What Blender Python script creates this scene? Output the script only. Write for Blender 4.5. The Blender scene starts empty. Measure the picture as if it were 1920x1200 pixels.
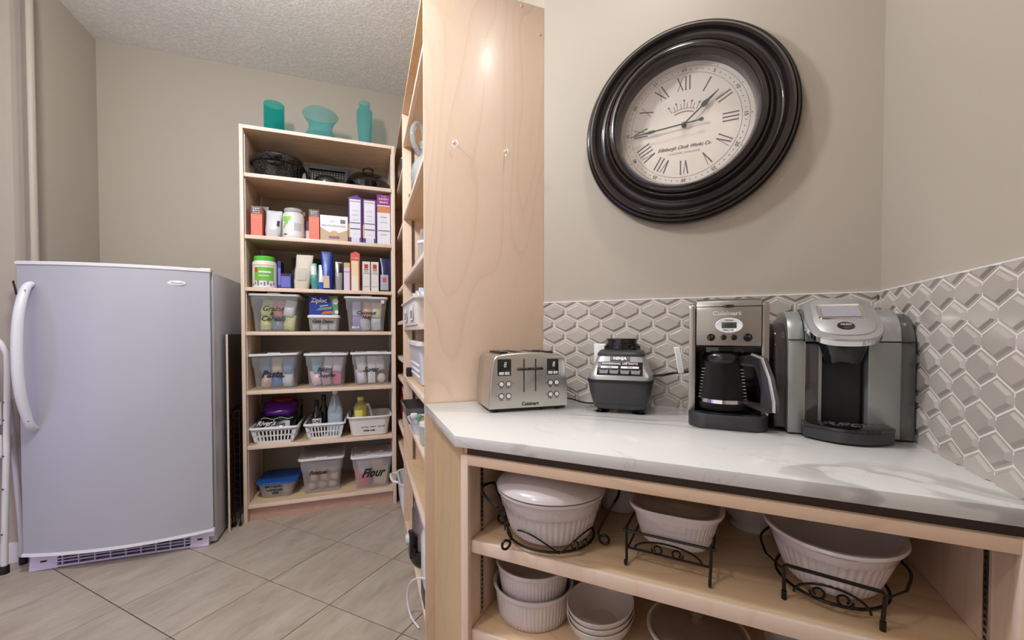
import bpy, bmesh, math, random
from mathutils import Vector, Matrix
random.seed(7)
COL = bpy.context.scene.collection
PI = math.pi
def R(d): return math.radians(d)

# ------------------------------------------------------------------ camera, world, lights, exposure
H = 1.18
cd = bpy.data.cameras.new('camera'); cam = bpy.data.objects.new('camera', cd); COL.objects.link(cam)
cam.location = (0, 0, H); cam.rotation_euler = (R(90 - 1.16), 0, R(25.4))
cd.sensor_width = 36; cd.lens = 768 / 1920 * 36; cd.shift_y = 38 / 1920; cd.clip_start = .02
bpy.context.scene.camera = cam
w = bpy.data.worlds.new('world'); bpy.context.scene.world = w; w.use_nodes = True
w.node_tree.nodes['Background'].inputs[0].default_value = (.8, .85, 1, 1)
w.node_tree.nodes['Background'].inputs[1].default_value = .3
vs = bpy.context.scene.view_settings
vs.view_transform = 'Standard'; vs.look = 'None'; vs.gamma = 1; vs.use_curve_mapping = False
vs.exposure = 0.0
def area(name, loc, rot, size, power, col, shape='DISK', sy=None, spread=180):
    l = bpy.data.lights.new(name, 'AREA'); l.shape = shape; l.size = size
    if sy: l.size_y = sy
    l.energy = power; l.color = col; l.spread = R(spread)
    o = bpy.data.objects.new(name, l); COL.objects.link(o); o.location = loc; o.rotation_euler = rot
    return o
area('ceiling_lamp', (-.16, 1.12, 3.0), (0, 0, 0), .13, 4.0, (1, .975, .95), spread=105)
pl_ = bpy.data.lights.new('pantry_bulb', 'POINT'); pl_.energy = 76; pl_.color = (.92, .975, 1); pl_.shadow_soft_size = .09
po_ = bpy.data.objects.new('pantry_bulb', pl_); COL.objects.link(po_); po_.location = (-1.45, .55, 2.62)
area('ceiling_lamp', (-1.1, -.7, 3.0), (0, 0, 0), .3, 14, (1, .98, .96))
area('rear_fill', (-1.3, -1.5, 1.45), (R(90), 0, R(10)), 2.4, 12, (1, .93, .88), 'RECTANGLE', 2.1)  # soft fill added behind the camera; the rear wall has no opening
area('hall_light', (-2.6, -1.2, .75), (R(88), 0, R(-4)), 1.5, 8, (.46, .40, 1), 'RECTANGLE', 1.5)

# ------------------------------------------------------------------ materials
MATS = {}
def newmat(n):
    m = bpy.data.materials.new(n); m.use_nodes = True; nt = m.node_tree
    return m, nt, nt.nodes['Principled BSDF']
def N(nt, t, **k):
    n = nt.nodes.new(t)
    for a, b in k.items():
        if a in n.inputs: n.inputs[a].default_value = b
        else: setattr(n, a, b)
    return n
def srgb(r, g, b):
    f = lambda c: ((c / 255 + .055) / 1.055) ** 2.4 if c / 255 > .04045 else c / 255 / 12.92
    return (f(r), f(g), f(b), 1)
def plain(n, c, rough=.5, metal=0, bump=0, bs=60, var=.04, coat=0, spec=.5):
    if n in MATS: return MATS[n]
    m, nt, p = newmat(n)
    tc = N(nt, 'ShaderNodeTexCoord'); no = N(nt, 'ShaderNodeTexNoise', Scale=bs if bump else 9.0, Detail=3.0)
    nt.links.new(tc.outputs['Object'], no.inputs['Vector'])
    mx = N(nt, 'ShaderNodeMix', data_type='RGBA'); c = srgb(*c)
    mx.inputs[6].default_value = tuple(x * (1 - var) for x in c[:3]) + (1,); mx.inputs[7].default_value = tuple(min(1, x * (1 + var)) for x in c[:3]) + (1,)
    nt.links.new(no.outputs['Fac'], mx.inputs[0]); nt.links.new(mx.outputs[2], p.inputs['Base Color'])
    p.inputs['Roughness'].default_value = rough; p.inputs['Metallic'].default_value = metal
    p.inputs['Coat Weight'].default_value = coat; p.inputs['Specular IOR Level'].default_value = spec
    if bump:
        b = N(nt, 'ShaderNodeBump', Strength=bump, Distance=.003); nt.links.new(no.outputs['Fac'], b.inputs['Height']); nt.links.new(b.outputs[0], p.inputs['Normal'])
    MATS[n] = m; return m
def ramp(nt, stops):
    r = N(nt, 'ShaderNodeValToRGB'); e = r.color_ramp.elements
    while len(e) < len(stops): e.new(.5)
    for i, (p, c) in enumerate(stops): e[i].position = p; e[i].color = c
    return r
def birch(n, c0, c1, c2, rough=.42, axis='Z', sc=1.0):
    m, nt, p = newmat(n)
    tc = N(nt, 'ShaderNodeTexCoord'); mp = N(nt, 'ShaderNodeMapping')
    s = {'Z': (3.2, 3.2, .8), 'X': (.8, 3.2, 3.2), 'Y': (3.2, .8, 3.2)}[axis]
    mp.inputs['Scale'].default_value = [q * sc for q in s]
    oi = N(nt, 'ShaderNodeObjectInfo'); ad = N(nt, 'ShaderNodeVectorMath', operation='ADD')
    mu = N(nt, 'ShaderNodeMath', operation='MULTIPLY'); mu.inputs[1].default_value = 17.0
    nt.links.new(oi.outputs['Random'], mu.inputs[0]); nt.links.new(tc.outputs['Object'], ad.inputs[0]); nt.links.new(mu.outputs[0], ad.inputs[1])
    nt.links.new(ad.outputs[0], mp.inputs[0])
    n1 = N(nt, 'ShaderNodeTexNoise', Scale=1.1, Detail=2.0, Roughness=.45, Distortion=.35); nt.links.new(mp.outputs[0], n1.inputs['Vector'])
    m1 = N(nt, 'ShaderNodeMath', operation='MULTIPLY'); m1.inputs[1].default_value = 11.0; nt.links.new(n1.outputs['Fac'], m1.inputs[0])
    m2 = N(nt, 'ShaderNodeMath', operation='FRACT'); nt.links.new(m1.outputs[0], m2.inputs[0])
    r = ramp(nt, [(0, c1), (.10, c0), (.6, c0), (.93, c2), (1, c1)]); nt.links.new(m2.outputs[0], r.inputs[0])
    n2 = N(nt, 'ShaderNodeTexNoise', Scale=26.0, Detail=4.0); mp2 = N(nt, 'ShaderNodeMapping')
    mp2.inputs['Scale'].default_value = [q * 1.2 for q in s]; nt.links.new(ad.outputs[0], mp2.inputs[0]); nt.links.new(mp2.outputs[0], n2.inputs['Vector'])
    mx = N(nt, 'ShaderNodeMix', data_type='RGBA', blend_type='OVERLAY'); mx.inputs[0].default_value = .16
    nt.links.new(r.outputs[0], mx.inputs[6]); nt.links.new(n2.outputs['Color'], mx.inputs[7])
    mx2 = N(nt, 'ShaderNodeMix', data_type='RGBA'); mx2.inputs[0].default_value = .55; mx2.inputs[7].default_value = c0
    nt.links.new(mx.outputs[2], mx2.inputs[6]); nt.links.new(mx2.outputs[2], p.inputs['Base Color'])
    p.inputs['Roughness'].default_value = rough; p.inputs['Coat Weight'].default_value = .16; p.inputs['Coat Roughness'].default_value = .2
    MATS[n] = m; return m
WOOD = birch('birch_plywood', srgb(228, 201, 178), srgb(214, 181, 152), srgb(221, 192, 167))
WOODX = birch('birch_shelf', srgb(224, 194, 158), srgb(196, 156, 112), srgb(214, 180, 140), axis='X')
WOODY = birch('birch_shelf_deep', srgb(222, 190, 150), srgb(196, 156, 112), srgb(214, 180, 140), axis='Y')
EDGE = birch('maple_edging', srgb(232, 208, 190), srgb(222, 192, 168), srgb(228, 200, 180), rough=.5, axis='Z')
KICK = birch('pink_oak_kick', srgb(196, 158, 142), srgb(170, 128, 112), srgb(186, 148, 132), axis='X', sc=2.5)
def wallmat(n, c, bump=.06):
    m, nt, p = newmat(n); tc = N(nt, 'ShaderNodeTexCoord')
    no = N(nt, 'ShaderNodeTexNoise', Scale=160.0, Detail=3.0); nt.links.new(tc.outputs['Object'], no.inputs['Vector'])
    b = N(nt, 'ShaderNodeBump', Strength=bump, Distance=.002); nt.links.new(no.outputs['Fac'], b.inputs['Height']); nt.links.new(b.outputs[0], p.inputs['Normal'])
    n2 = N(nt, 'ShaderNodeTexNoise', Scale=1.4); nt.links.new(tc.outputs['Object'], n2.inputs['Vector'])
    mx = N(nt, 'ShaderNodeMix', data_type='RGBA'); c = srgb(*c); mx.inputs[6].default_value = c; mx.inputs[7].default_value = tuple(x * .95 for x in c[:3]) + (1,)
    nt.links.new(n2.outputs['Fac'], mx.inputs[0]); nt.links.new(mx.outputs[2], p.inputs['Base Color'])
    p.inputs['Roughness'].default_value = .5; p.inputs['Specular IOR Level'].default_value = .4
    return m
PAINT = wallmat('greige_wall_paint', (177, 166, 153))
WHITEPAINT = wallmat('white_trim_paint', (226, 222, 226), .02)
def ceilmat():
    m, nt, p = newmat('knockdown_ceiling'); tc = N(nt, 'ShaderNodeTexCoord')
    no = N(nt, 'ShaderNodeTexNoise', Scale=55.0, Detail=5.0, Roughness=.65, Distortion=.6); nt.links.new(tc.outputs['Object'], no.inputs['Vector'])
    r = ramp(nt, [(.40, (0, 0, 0, 1)), (.58, (1, 1, 1, 1))]); nt.links.new(no.outputs['Fac'], r.inputs[0])
    b = N(nt, 'ShaderNodeBump', Strength=.6, Distance=.004); nt.links.new(r.outputs[0], b.inputs['Height']); nt.links.new(b.outputs[0], p.inputs['Normal'])
    mx = N(nt, 'ShaderNodeMix', data_type='RGBA'); mx.inputs[6].default_value = srgb(224, 219, 214); mx.inputs[7].default_value = srgb(236, 231, 226)
    nt.links.new(r.outputs[0], mx.inputs[0]); nt.links.new(mx.outputs[2], p.inputs['Base Color']); p.inputs['Roughness'].default_value = .9
    return m
CEIL = ceilmat()
def floormat():
    m, nt, p = newmat('porcelain_floor_tile'); tc = N(nt, 'ShaderNodeTexCoord'); oi = N(nt, 'ShaderNodeObjectInfo')
    ad = N(nt, 'ShaderNodeVectorMath', operation='ADD'); mu = N(nt, 'ShaderNodeMath', operation='MULTIPLY'); mu.inputs[1].default_value = 31.0
    nt.links.new(oi.outputs['Random'], mu.inputs[0]); nt.links.new(tc.outputs['Object'], ad.inputs[0]); nt.links.new(mu.outputs[0], ad.inputs[1])
    mp = N(nt, 'ShaderNodeMapping'); mp.inputs['Scale'].default_value = (7, 2.2, 3); mp.inputs['Rotation'].default_value = (0, 0, R(-20)); nt.links.new(ad.outputs[0], mp.inputs[0])
    no = N(nt, 'ShaderNodeTexNoise', Scale=1.6, Detail=7.0, Roughness=.68, Distortion=.5); nt.links.new(mp.outputs[0], no.inputs['Vector'])
    r = ramp(nt, [(.3, srgb(154, 141, 128)), (.5, srgb(172, 159, 146)), (.72, srgb(188, 176, 164))]); nt.links.new(no.outputs['Fac'], r.inputs[0])
    nt.links.new(r.outputs[0], p.inputs['Base Color']); p.inputs['Roughness'].default_value = .36
    b = N(nt, 'ShaderNodeBump', Strength=.12, Distance=.002); nt.links.new(no.outputs['Fac'], b.inputs['Height']); nt.links.new(b.outputs[0], p.inputs['Normal'])
    return m
FTILE = floormat()
GROUT = plain('brown_grout', (98, 84, 72), .9)
TGROUT = plain('pale_tile_grout', (226, 219, 212), .8)
def hexmat():
    m, nt, p = newmat('glazed_grey_tile'); oi = N(nt, 'ShaderNodeObjectInfo'); tc = N(nt, 'ShaderNodeTexCoord')
    no = N(nt, 'ShaderNodeTexNoise', Scale=14.0, Detail=4.0); nt.links.new(tc.outputs['Object'], no.inputs['Vector'])
    ad = N(nt, 'ShaderNodeMath', operation='ADD'); nt.links.new(oi.outputs['Random'], ad.inputs[0]); nt.links.new(no.outputs['Fac'], ad.inputs[1])
    ml = N(nt, 'ShaderNodeMath', operation='MULTIPLY'); ml.inputs[1].default_value = .5; nt.links.new(ad.outputs[0], ml.inputs[0])
    r = ramp(nt, [(.2, srgb(168, 159, 152)), (.8, srgb(184, 175, 168))]); nt.links.new(ml.outputs[0], r.inputs[0])
    nt.links.new(r.outputs[0], p.inputs['Base Color']); p.inputs['Roughness'].default_value = .25; p.inputs['Coat Weight'].default_value = .25; p.inputs['Coat Roughness'].default_value = .1
    n2 = N(nt, 'ShaderNodeTexNoise', Scale=30.0, Detail=1.0); nt.links.new(tc.outputs['Object'], n2.inputs['Vector'])
    b = N(nt, 'ShaderNodeBump', Strength=.12, Distance=.003); nt.links.new(n2.outputs['Fac'], b.inputs['Height']); nt.links.new(b.outputs[0], p.inputs['Normal'])
    return m
HEX = hexmat()
def quartz():
    m, nt, p = newmat('white_veined_quartz'); tc = N(nt, 'ShaderNodeTexCoord')
    mp = N(nt, 'ShaderNodeMapping'); mp.inputs['Rotation'].default_value = (0, 0, R(38)); mp.inputs['Scale'].default_value = (.9, 2.3, 1.6); nt.links.new(tc.outputs['Object'], mp.inputs[0])
    def vein(scale, wd, off):
        no = N(nt, 'ShaderNodeTexNoise', Scale=scale, Detail=5.0, Roughness=.55, Distortion=.9)
        ad = N(nt, 'ShaderNodeVectorMath', operation='ADD'); ad.inputs[1].default_value = off; nt.links.new(mp.outputs[0], ad.inputs[0]); nt.links.new(ad.outputs[0], no.inputs['Vector'])
        s = N(nt, 'ShaderNodeMath', operation='SUBTRACT'); s.inputs[1].default_value = .5; nt.links.new(no.outputs['Fac'], s.inputs[0])
        a = N(nt, 'ShaderNodeMath', operation='ABSOLUTE'); nt.links.new(s.outputs[0], a.inputs[0])
        r = ramp(nt, [(0, (1, 1, 1, 1)), (wd * .7, (.75, .75, .75, 1)), (wd, (0, 0, 0, 1))]); nt.links.new(a.outputs[0], r.inputs[0]); return r.outputs[0]
    v1 = vein(.75, .016, (3.1, 1.7, .3)); v2 = vein(1.1, .003, (8.4, .2, 5.5))
    mk = N(nt, 'ShaderNodeTexNoise', Scale=1.6); nt.links.new(tc.outputs['Object'], mk.inputs['Vector'])
    rk = ramp(nt, [(.43, (0, 0, 0, 1)), (.55, (1, 1, 1, 1))]); nt.links.new(mk.outputs['Fac'], rk.inputs[0])
    ml = N(nt, 'ShaderNodeMath', operation='MULTIPLY'); nt.links.new(v1, ml.inputs[0]); nt.links.new(rk.outputs[0], ml.inputs[1])
    m2 = N(nt, 'ShaderNodeMath', operation='MULTIPLY'); m2.inputs[1].default_value = .35; nt.links.new(v2, m2.inputs[0])
    mxx = N(nt, 'ShaderNodeMath', operation='MAXIMUM'); nt.links.new(ml.outputs[0], mxx.inputs[0]); nt.links.new(m2.outputs[0], mxx.inputs[1])
    mx = N(nt, 'ShaderNodeMix', data_type='RGBA'); mx.inputs[6].default_value = srgb(216, 214, 212); mx.inputs[7].default_value = srgb(176, 173, 170)
    nt.links.new(mxx.outputs[0], mx.inputs[0]); nt.links.new(mx.outputs[2], p.inputs['Base Color']); p.inputs['Roughness'].default_value = .14
    return m
QUARTZ = quartz()
def brushed(n, c, rough=.28, axis=(2, 2, 260)):
    m, nt, p = newmat(n); tc = N(nt, 'ShaderNodeTexCoord'); mp = N(nt, 'ShaderNodeMapping'); mp.inputs['Scale'].default_value = axis
    nt.links.new(tc.outputs['Object'], mp.inputs[0]); no = N(nt, 'ShaderNodeTexNoise', Scale=3.0, Detail=3.0); nt.links.new(mp.outputs[0], no.inputs['Vector'])
    b = N(nt, 'ShaderNodeBump', Strength=.08, Distance=.001); nt.links.new(no.outputs['Fac'], b.inputs['Height']); nt.links.new(b.outputs[0], p.inputs['Normal'])
    r = ramp(nt, [(.2, tuple(x * .88 for x in srgb(*c)[:3]) + (1,)), (.8, srgb(*c))]); nt.links.new(no.outputs['Fac'], r.inputs[0]); nt.links.new(r.outputs[0], p.inputs['Base Color'])
    p.inputs['Metallic'].default_value = 1; p.inputs['Roughness'].default_value = rough; MATS[n] = m; return m
STEEL = brushed('brushed_steel', (205, 202, 198), .3)
STEELV = brushed('brushed_steel_dark', (172, 166, 162), .34)
CHROME = plain('polished_chrome', (225, 225, 228), .08, 1, var=.01)
SILVER = plain('silver_paint', (182, 182, 184), .3, .75, var=.02)
GREY = plain('grey_green_metallic', (150, 153, 151), .34, .5, var=.02)
GUN = plain('gunmetal_plastic', (60, 61, 64), .38, .35, var=.03)
BLACK = plain('black_plastic', (12, 12, 13), .25, coat=.3)
MATBLACK = plain('matt_black', (11, 11, 12), .55)
GLOSSBLK = plain('gloss_black', (10, 10, 12), .07, coat=.6)
CORD = plain('black_rubber', (16, 16, 17), .5)
CERAMIC = plain('white_glazed_ceramic', (214, 204, 206), .18, coat=.5, var=.015)
CERIN = plain('cream_glazed_ceramic', (206, 196, 192), .16, coat=.5, var=.02)
ENAMEL = plain('white_enamel', (178, 179, 190), .3, coat=.2, var=.008)
WHPLAS = plain('white_plastic', (232, 232, 236), .35, var=.01)
LAVPLAS = plain('pale_grille_plastic', (214, 208, 232), .4, var=.01)
WIRE = plain('black_coated_wire', (14, 13, 14), .3, .2)
SPECK = None
def speckle():
    m, nt, p = newmat('black_speckled_enamel'); tc = N(nt, 'ShaderNodeTexCoord'); v = N(nt, 'ShaderNodeTexNoise', Scale=260.0, Detail=1.0); nt.links.new(tc.outputs['Object'], v.inputs['Vector'])
    r = ramp(nt, [(.62, srgb(20, 20, 21)), (.72, srgb(120, 118, 116))]); nt.links.new(v.outputs['Fac'], r.inputs[0]); nt.links.new(r.outputs[0], p.inputs['Base Color']); p.inputs['Roughness'].default_value = .16
    return m
SPECK = speckle()
def glass(n, c, alpha=.35, rough=.03, spec=.8):
    base = c; c = tuple(x ** .27 for x in c[:3]) + (1,)
    m, nt, p = newmat(n); out = nt.nodes['Material Output']
    tr = N(nt, 'ShaderNodeBsdfTransparent'); tr.inputs[0].default_value = c
    p.inputs['Base Color'].default_value = base; p.inputs['Roughness'].default_value = rough; p.inputs['Specular IOR Level'].default_value = spec
    lw = N(nt, 'ShaderNodeLayerWeight', Blend=.25); ad = N(nt, 'ShaderNodeMath', operation='ADD', use_clamp=True); ad.inputs[1].default_value = alpha
    ml = N(nt, 'ShaderNodeMath', operation='MULTIPLY'); ml.inputs[1].default_value = .3; nt.links.new(lw.outputs['Facing'], ml.inputs[0]); nt.links.new(ml.outputs[0], ad.inputs[0])
    mix = N(nt, 'ShaderNodeMixShader'); nt.links.new(ad.outputs[0], mix.inputs[0]); nt.links.new(tr.outputs[0], mix.inputs[1]); nt.links.new(p.outputs[0], mix.inputs[2]); nt.links.new(mix.outputs[0], out.inputs[0])
    return m
TEAL = glass('teal_glass', srgb(52, 196, 190), .04)
TEAL2 = glass('pale_teal_glass', srgb(140, 212, 214), .06)
CLEAR = glass('clear_glass', srgb(242, 246, 246), .06)
SMOKE = glass('amber_lid_glass', srgb(196, 178, 160), .12)
DKGLASS = glass('smoked_reservoir_plastic', srgb(120, 112, 112), .25)
BIN = glass('clear_storage_plastic', srgb(240, 242, 248), .20, .22, .4)
FROST = glass('frosted_storage_plastic', srgb(236, 236, 242), .30, .3, .4)
BLUELID = glass('blue_translucent_lid', srgb(36, 96, 186), .72, .18, .5)
JUG = glass('milky_jug_plastic', srgb(206, 222, 232), .45, .3, .4)
OILB = glass('pale_oil_bottle', srgb(222, 206, 120), .35, .05)
CLOCKWOOD = plain('bronzed_black_wood', (33, 26, 26), .22, .15, bump=.15, bs=40, var=.25, coat=.5)
DIAL = plain('aged_cream_dial', (224, 212, 202), .6, var=.05)
INK = plain('dark_grey_ink', (84, 78, 76), .6)
PEN = plain('black_marker_ink', (16, 16, 26), .5)
DKHAND = plain('dark_grey_hand', (66, 70, 70), .4)
def C(*c, r=.5, **k): return plain('colour_%d_%d_%d' % c + ('' if r == .5 else '_r%d' % int(r * 100)), c, r, **k)
WHITE = C(236, 234, 236)
# ------------------------------------------------------------------ geometry helpers
def box(bm, x0, x1, y0, y1, z0, z1, bev=0, seg=2):
    r = bmesh.ops.create_cube(bm, size=1); vs_ = r['verts']
    for v in vs_:
        v.co = Vector((x0 + (v.co.x + .5) * (x1 - x0), y0 + (v.co.y + .5) * (y1 - y0), z0 + (v.co.z + .5) * (z1 - z0)))
    if bev:
        es = list({e for v in vs_ for e in v.link_edges})
        bmesh.ops.bevel(bm, geom=es, offset=bev, segments=seg, affect='EDGES', profile=.5)
    return bm
def B(*a, **k): return box(bmesh.new(), *a, **k)
def loft(bm, loops, c0=True, c1=True):
    vv = [[bm.verts.new(p) for p in L] for L in loops]; n = len(vv[0])
    for a, b in zip(vv, vv[1:]):
        for i in range(n):
            j = (i + 1) % n
            try: bm.faces.new((a[i], a[j], b[j], b[i]))
            except ValueError: pass
    if c0: bm.faces.new(list(reversed(vv[0])))
    if c1: bm.faces.new(vv[-1])
    return bm
def rr(cx, cy, wx, wy, r, z, n=4):
    r = min(r, wx / 2 - 1e-4, wy / 2 - 1e-4); P = []
    for sx, sy, a0 in ((1, -1, -90), (1, 1, 0), (-1, 1, 90), (-1, -1, 180)):
        for k in range(n + 1):
            a = R(a0 + 90 * k / n); P.append((cx + sx * (wx / 2 - r) + r * math.cos(a), cy + sy * (wy / 2 - r) + r * math.sin(a), z))
    return P
def lathe(bm, prof, seg=40, cx=0, cy=0, sx=1, sy=1, flute=None, z0=0):
    rings = []
    for r, z in prof:
        L = []
        for i in range(seg):
            a = 2 * PI * i / seg; q = r
            if flute and flute[0] <= z <= flute[1]: q = r * (1 + flute[3] * math.cos(flute[2] * a))
            L.append((cx + q * sx * math.cos(a), cy + q * sy * math.sin(a), z + z0))
        rings.append(L)
    return loft(bm, rings)
def tube(bm, pts, r, n=8, closed=False, smooth=0, caps=True):
    P = [Vector(p) for p in pts]
    if smooth:
        Q = []; m = len(P)
        rng = m if closed else m - 1
        for i in range(rng):
            p0 = P[(i - 1) % m] if (closed or i > 0) else P[0] * 2 - P[1]
            p1 = P[i]; p2 = P[(i + 1) % m]; p3 = P[(i + 2) % m] if (closed or i + 2 < m) else P[-1] * 2 - P[-2]
            for k in range(smooth):
                t = k / smooth
                Q.append(.5 * ((2 * p1) + (-p0 + p2) * t + (2 * p0 - 5 * p1 + 4 * p2 - p3) * t * t + (-p0 + 3 * p1 - 3 * p2 + p3) * t ** 3))
        if not closed: Q.append(P[-1])
        P = Q
    m = len(P); rad = r if callable(r) else (lambda t: r)
    T = []
    for i in range(m):
        a = P[(i - 1) % m] if (closed or i) else P[i]; b = P[(i + 1) % m] if (closed or i < m - 1) else P[i]
        T.append((b - a).normalized())
    up = Vector((0, 0, 1)) if abs(T[0].z) < .9 else Vector((1, 0, 0)); nrm = (up - T[0] * up.dot(T[0])).normalized(); rings = []
    for i in range(m):
        nrm = (nrm - T[i] * nrm.dot(T[i])); nrm = nrm.normalized() if nrm.length > 1e-6 else Vector((1, 0, 0)); bi = T[i].cross(nrm)
        q = rad(i / max(1, m - 1)); rings.append([P[i] + q * (math.cos(2 * PI * k / n) * nrm + math.sin(2 * PI * k / n) * bi) for k in range(n)])
    if closed: rings.append(rings[0]); 
    if closed:
        vv = [[bm.verts.new(p) for p in L] for L in rings[:-1]]
        for a, b in zip(vv, vv[1:] + vv[:1]):
            for i in range(n): bm.faces.new((a[i], a[(i + 1) % n], b[(i + 1) % n], b[i]))
        return bm
    return loft(bm, rings, caps, caps)
def TB(*a, **k): return tube(bmesh.new(), *a, **k)
def LT(*a, **k): return lathe(bmesh.new(), *a, **k)
def prism(bm, poly, a0, a1, ax='Z'):
    f = {'Z': lambda p, q: (p[0], p[1], q), 'Y': lambda p, q: (p[0], q, p[1]), 'X': lambda p, q: (q, p[0], p[1])}[ax]
    return loft(bm, [[f(p, a0) for p in poly], [f(p, a1) for p in poly]])
def PR(*a, **k): return prism(bmesh.new(), *a, **k)
def obj(name, bm, mat, parent=None, smooth=True, label=None, ang=35, bevel=0):
    if bevel:
        bmesh.ops.recalc_face_normals(bm, faces=bm.faces); bm.normal_update()
        bmesh.ops.bevel(bm, geom=[e for e in bm.edges if len(e.link_faces) == 2 and e.calc_face_angle(0) > .6], offset=bevel, segments=2, affect='EDGES', profile=.5)
    bmesh.ops.recalc_face_normals(bm, faces=bm.faces)
    me = bpy.data.meshes.new(name); bm.to_mesh(me); bm.free()
    if mat: me.materials.append(mat)
    if smooth:
        me.shade_smooth(); me.set_sharp_from_angle(angle=R(ang))
    o = bpy.data.objects.new(name, me); COL.objects.link(o)
    if parent: o.parent = parent
    if label: o['label'] = label
    return o
R2 = math.sqrt(2)
def ST(s, t, z=0): return Vector(((s - t) / R2, (s + t) / R2, z))
def thing(name, label, cat, loc=(0, 0, 0), rz=0, group=None, rx=0, ry=0):
    o = bpy.data.objects.new(name, None); COL.objects.link(o); o.location = loc; o.rotation_euler = (rx, ry, rz); o.empty_display_size = .02
    o['label'] = label; o['category'] = cat
    if group: o['group'] = group
    return o
def sth(name, label, cat, s, t, z, rz=0, group=None): return thing(name, label, cat, ST(s, t, z), R(45) + R(rz), group)
def tag(o, label, cat, group=None):
    o['label'] = label; o['category'] = cat
    if group: o['group'] = group
    return o
def place(o, loc, rz=0, rx=0, ry=0): o.location = loc; o.rotation_euler = (rx, ry, rz); return o
def struct(o): o['kind'] = 'structure'; return o
def text(s, size, mat, parent, loc, rot=(R(90), 0, 0), name='lettering', shear=0, ext=.0004, sx=1.0, align='CENTER', off=0, space=1.0):
    cu = bpy.data.curves.new(name, 'FONT'); cu.body = s; cu.size = size; cu.extrude = ext; cu.shear = shear; cu.align_x = align; cu.align_y = 'CENTER'; cu.offset = off; cu.resolution_u = 2; cu.space_character = space
    t = bpy.data.objects.new('tmp', cu); COL.objects.link(t)
    me = bpy.data.meshes.new_from_object(t); bpy.data.objects.remove(t); bpy.data.curves.remove(cu)
    me.materials.clear(); me.materials.append(mat)
    o = bpy.data.objects.new(name, me); COL.objects.link(o); o.parent = parent; o.location = loc; o.rotation_euler = rot; o.scale = (sx, 1, 1)
    return o
# ------------------------------------------------------------------ setting
TW, SW, ZC = 3.36, -1.60, 3.03
XR, YB = .4632, 1.561
def wall(name, p, q, z0, z1, th, mat=PAINT):
    p = Vector(p[:2]); q = Vector(q[:2]); d = (q - p).normalized(); n = Vector((-d.y, d.x)) * th
    return struct(obj(name, PR([tuple(p), tuple(q), tuple(q + n), tuple(p + n)], z0, z1), mat, smooth=False))
fl = struct(obj('floor', B(-4.3, .8, -2.0, 3.6, -.05, -.006), GROUT, smooth=False))
struct(obj('ceiling', B(-4.3, .8, -2.0, 3.6, ZC, ZC + .05), CEIL, smooth=False))
wall('wall_right', (XR, -1.7), (XR, YB), 0, ZC, -.1)
wb = wall('wall_clock', (XR, YB), (-.598, YB), 0, ZC, -.1)
wr = bpy.data.objects['wall_right']
wall('wall_pantry_right', ST(.69, 1.53), ST(.69, TW), 0, ZC, -.05)
wall('wall_back', ST(.74, TW), ST(SW, TW), 0, ZC, -.1)
wall('wall_left', ST(SW, TW), ST(SW, 2.84), 0, ZC, -.08)
wall('wall_hall', ST(SW - .02, 2.82), ST(-2.72, 2.82), 0, ZC, -.08)
bn = bmesh.new(); P = [ST(SW - .08, 2.9), ST(SW, 2.9)] + [ST(SW - .02 + .02 * math.cos(R(a)), 2.84 - .02 * math.sin(R(a))) for a in range(0, 91, 10)] + [ST(SW - .08, 2.82)]
prism(bn, [(p.x, p.y) for p in P], 0, ZC); struct(obj('trim_1', bn, PAINT))
wall('wall_far_left', (-3.9, .3), (-3.9, -1.7), 0, ZC, -.08)
wall('wall_rear', (-3.95, -1.7), (XR + .05, -1.7), 0, ZC, -.08)
def baseb(name, p, q):
    o = wall(name, p, q, 0, .10, .014, WHITEPAINT); return o
baseb('baseboard_left', ST(SW - .04, 2.82), ST(-2.7, 2.82)); baseb('baseboard_back', ST(-.80, TW), ST(SW, TW))
# floor tiles
TS = .3985; GX, GY = -1.9172 * H, 1.0525 * H - 0
me = None
for i in range(-4, 7):
    for j in range(-6, 5):
        cx = GX + (i + .5) * TS; cy = GY + (j + .5) * TS
        s = (cx + cy) / R2; t = (cy - cx) / R2
        if cx > XR + .1 or cy > 2.3 or t > 3.5 or s > .62 + (0 if t > 1.0 else 1) or cx < -3.6 or cy < -1.2: continue
        if me is None:
            o = obj('tile', B(-TS / 2 + .0018, TS / 2 - .0018, -TS / 2 + .0018, TS / 2 - .0018, -.006, 0, bev=.0012, seg=1), FTILE, fl); me = o.data
        else:
            o = bpy.data.objects.new('tile', me); COL.objects.link(o); o.parent = fl
        o.location = (cx, cy, 0)
# hexagonal backsplash tiles
HW, HH, HA, PX, PZ = .0472, .0352, .0123, .0945, .0476
def hexo(d):
    L = [(-HW, -HA), (0, -HH), (HW, -HA), (HW, HA), (0, HH), (-HW, HA)]; n = 6; out = []
    lines = []
    for i in range(n):
        a = Vector(L[i]); b = Vector(L[(i + 1) % n]); dd = (b - a).normalized(); nn = Vector((-dd.y, dd.x)); lines.append((a + nn * d, dd))
    for i in range(n):
        (p, u), (q, v) = lines[i - 1], lines[i]; k = u.x * v.y - u.y * v.x; t_ = ((q.x - p.x) * v.y - (q.y - p.y) * v.x) / k; out.append(p + u * t_)
    return out
def hexbm():
    return loft(bmesh.new(), [[(p.x, y, p.y) for p in hexo(d)] for d, y in ((.0014, 0), (.0014, -.0042), (.0022, -.0052), (.0060, -.0052), (.0100, -.0100), (.0108, -.0103))], False, True)
hexme = None
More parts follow.
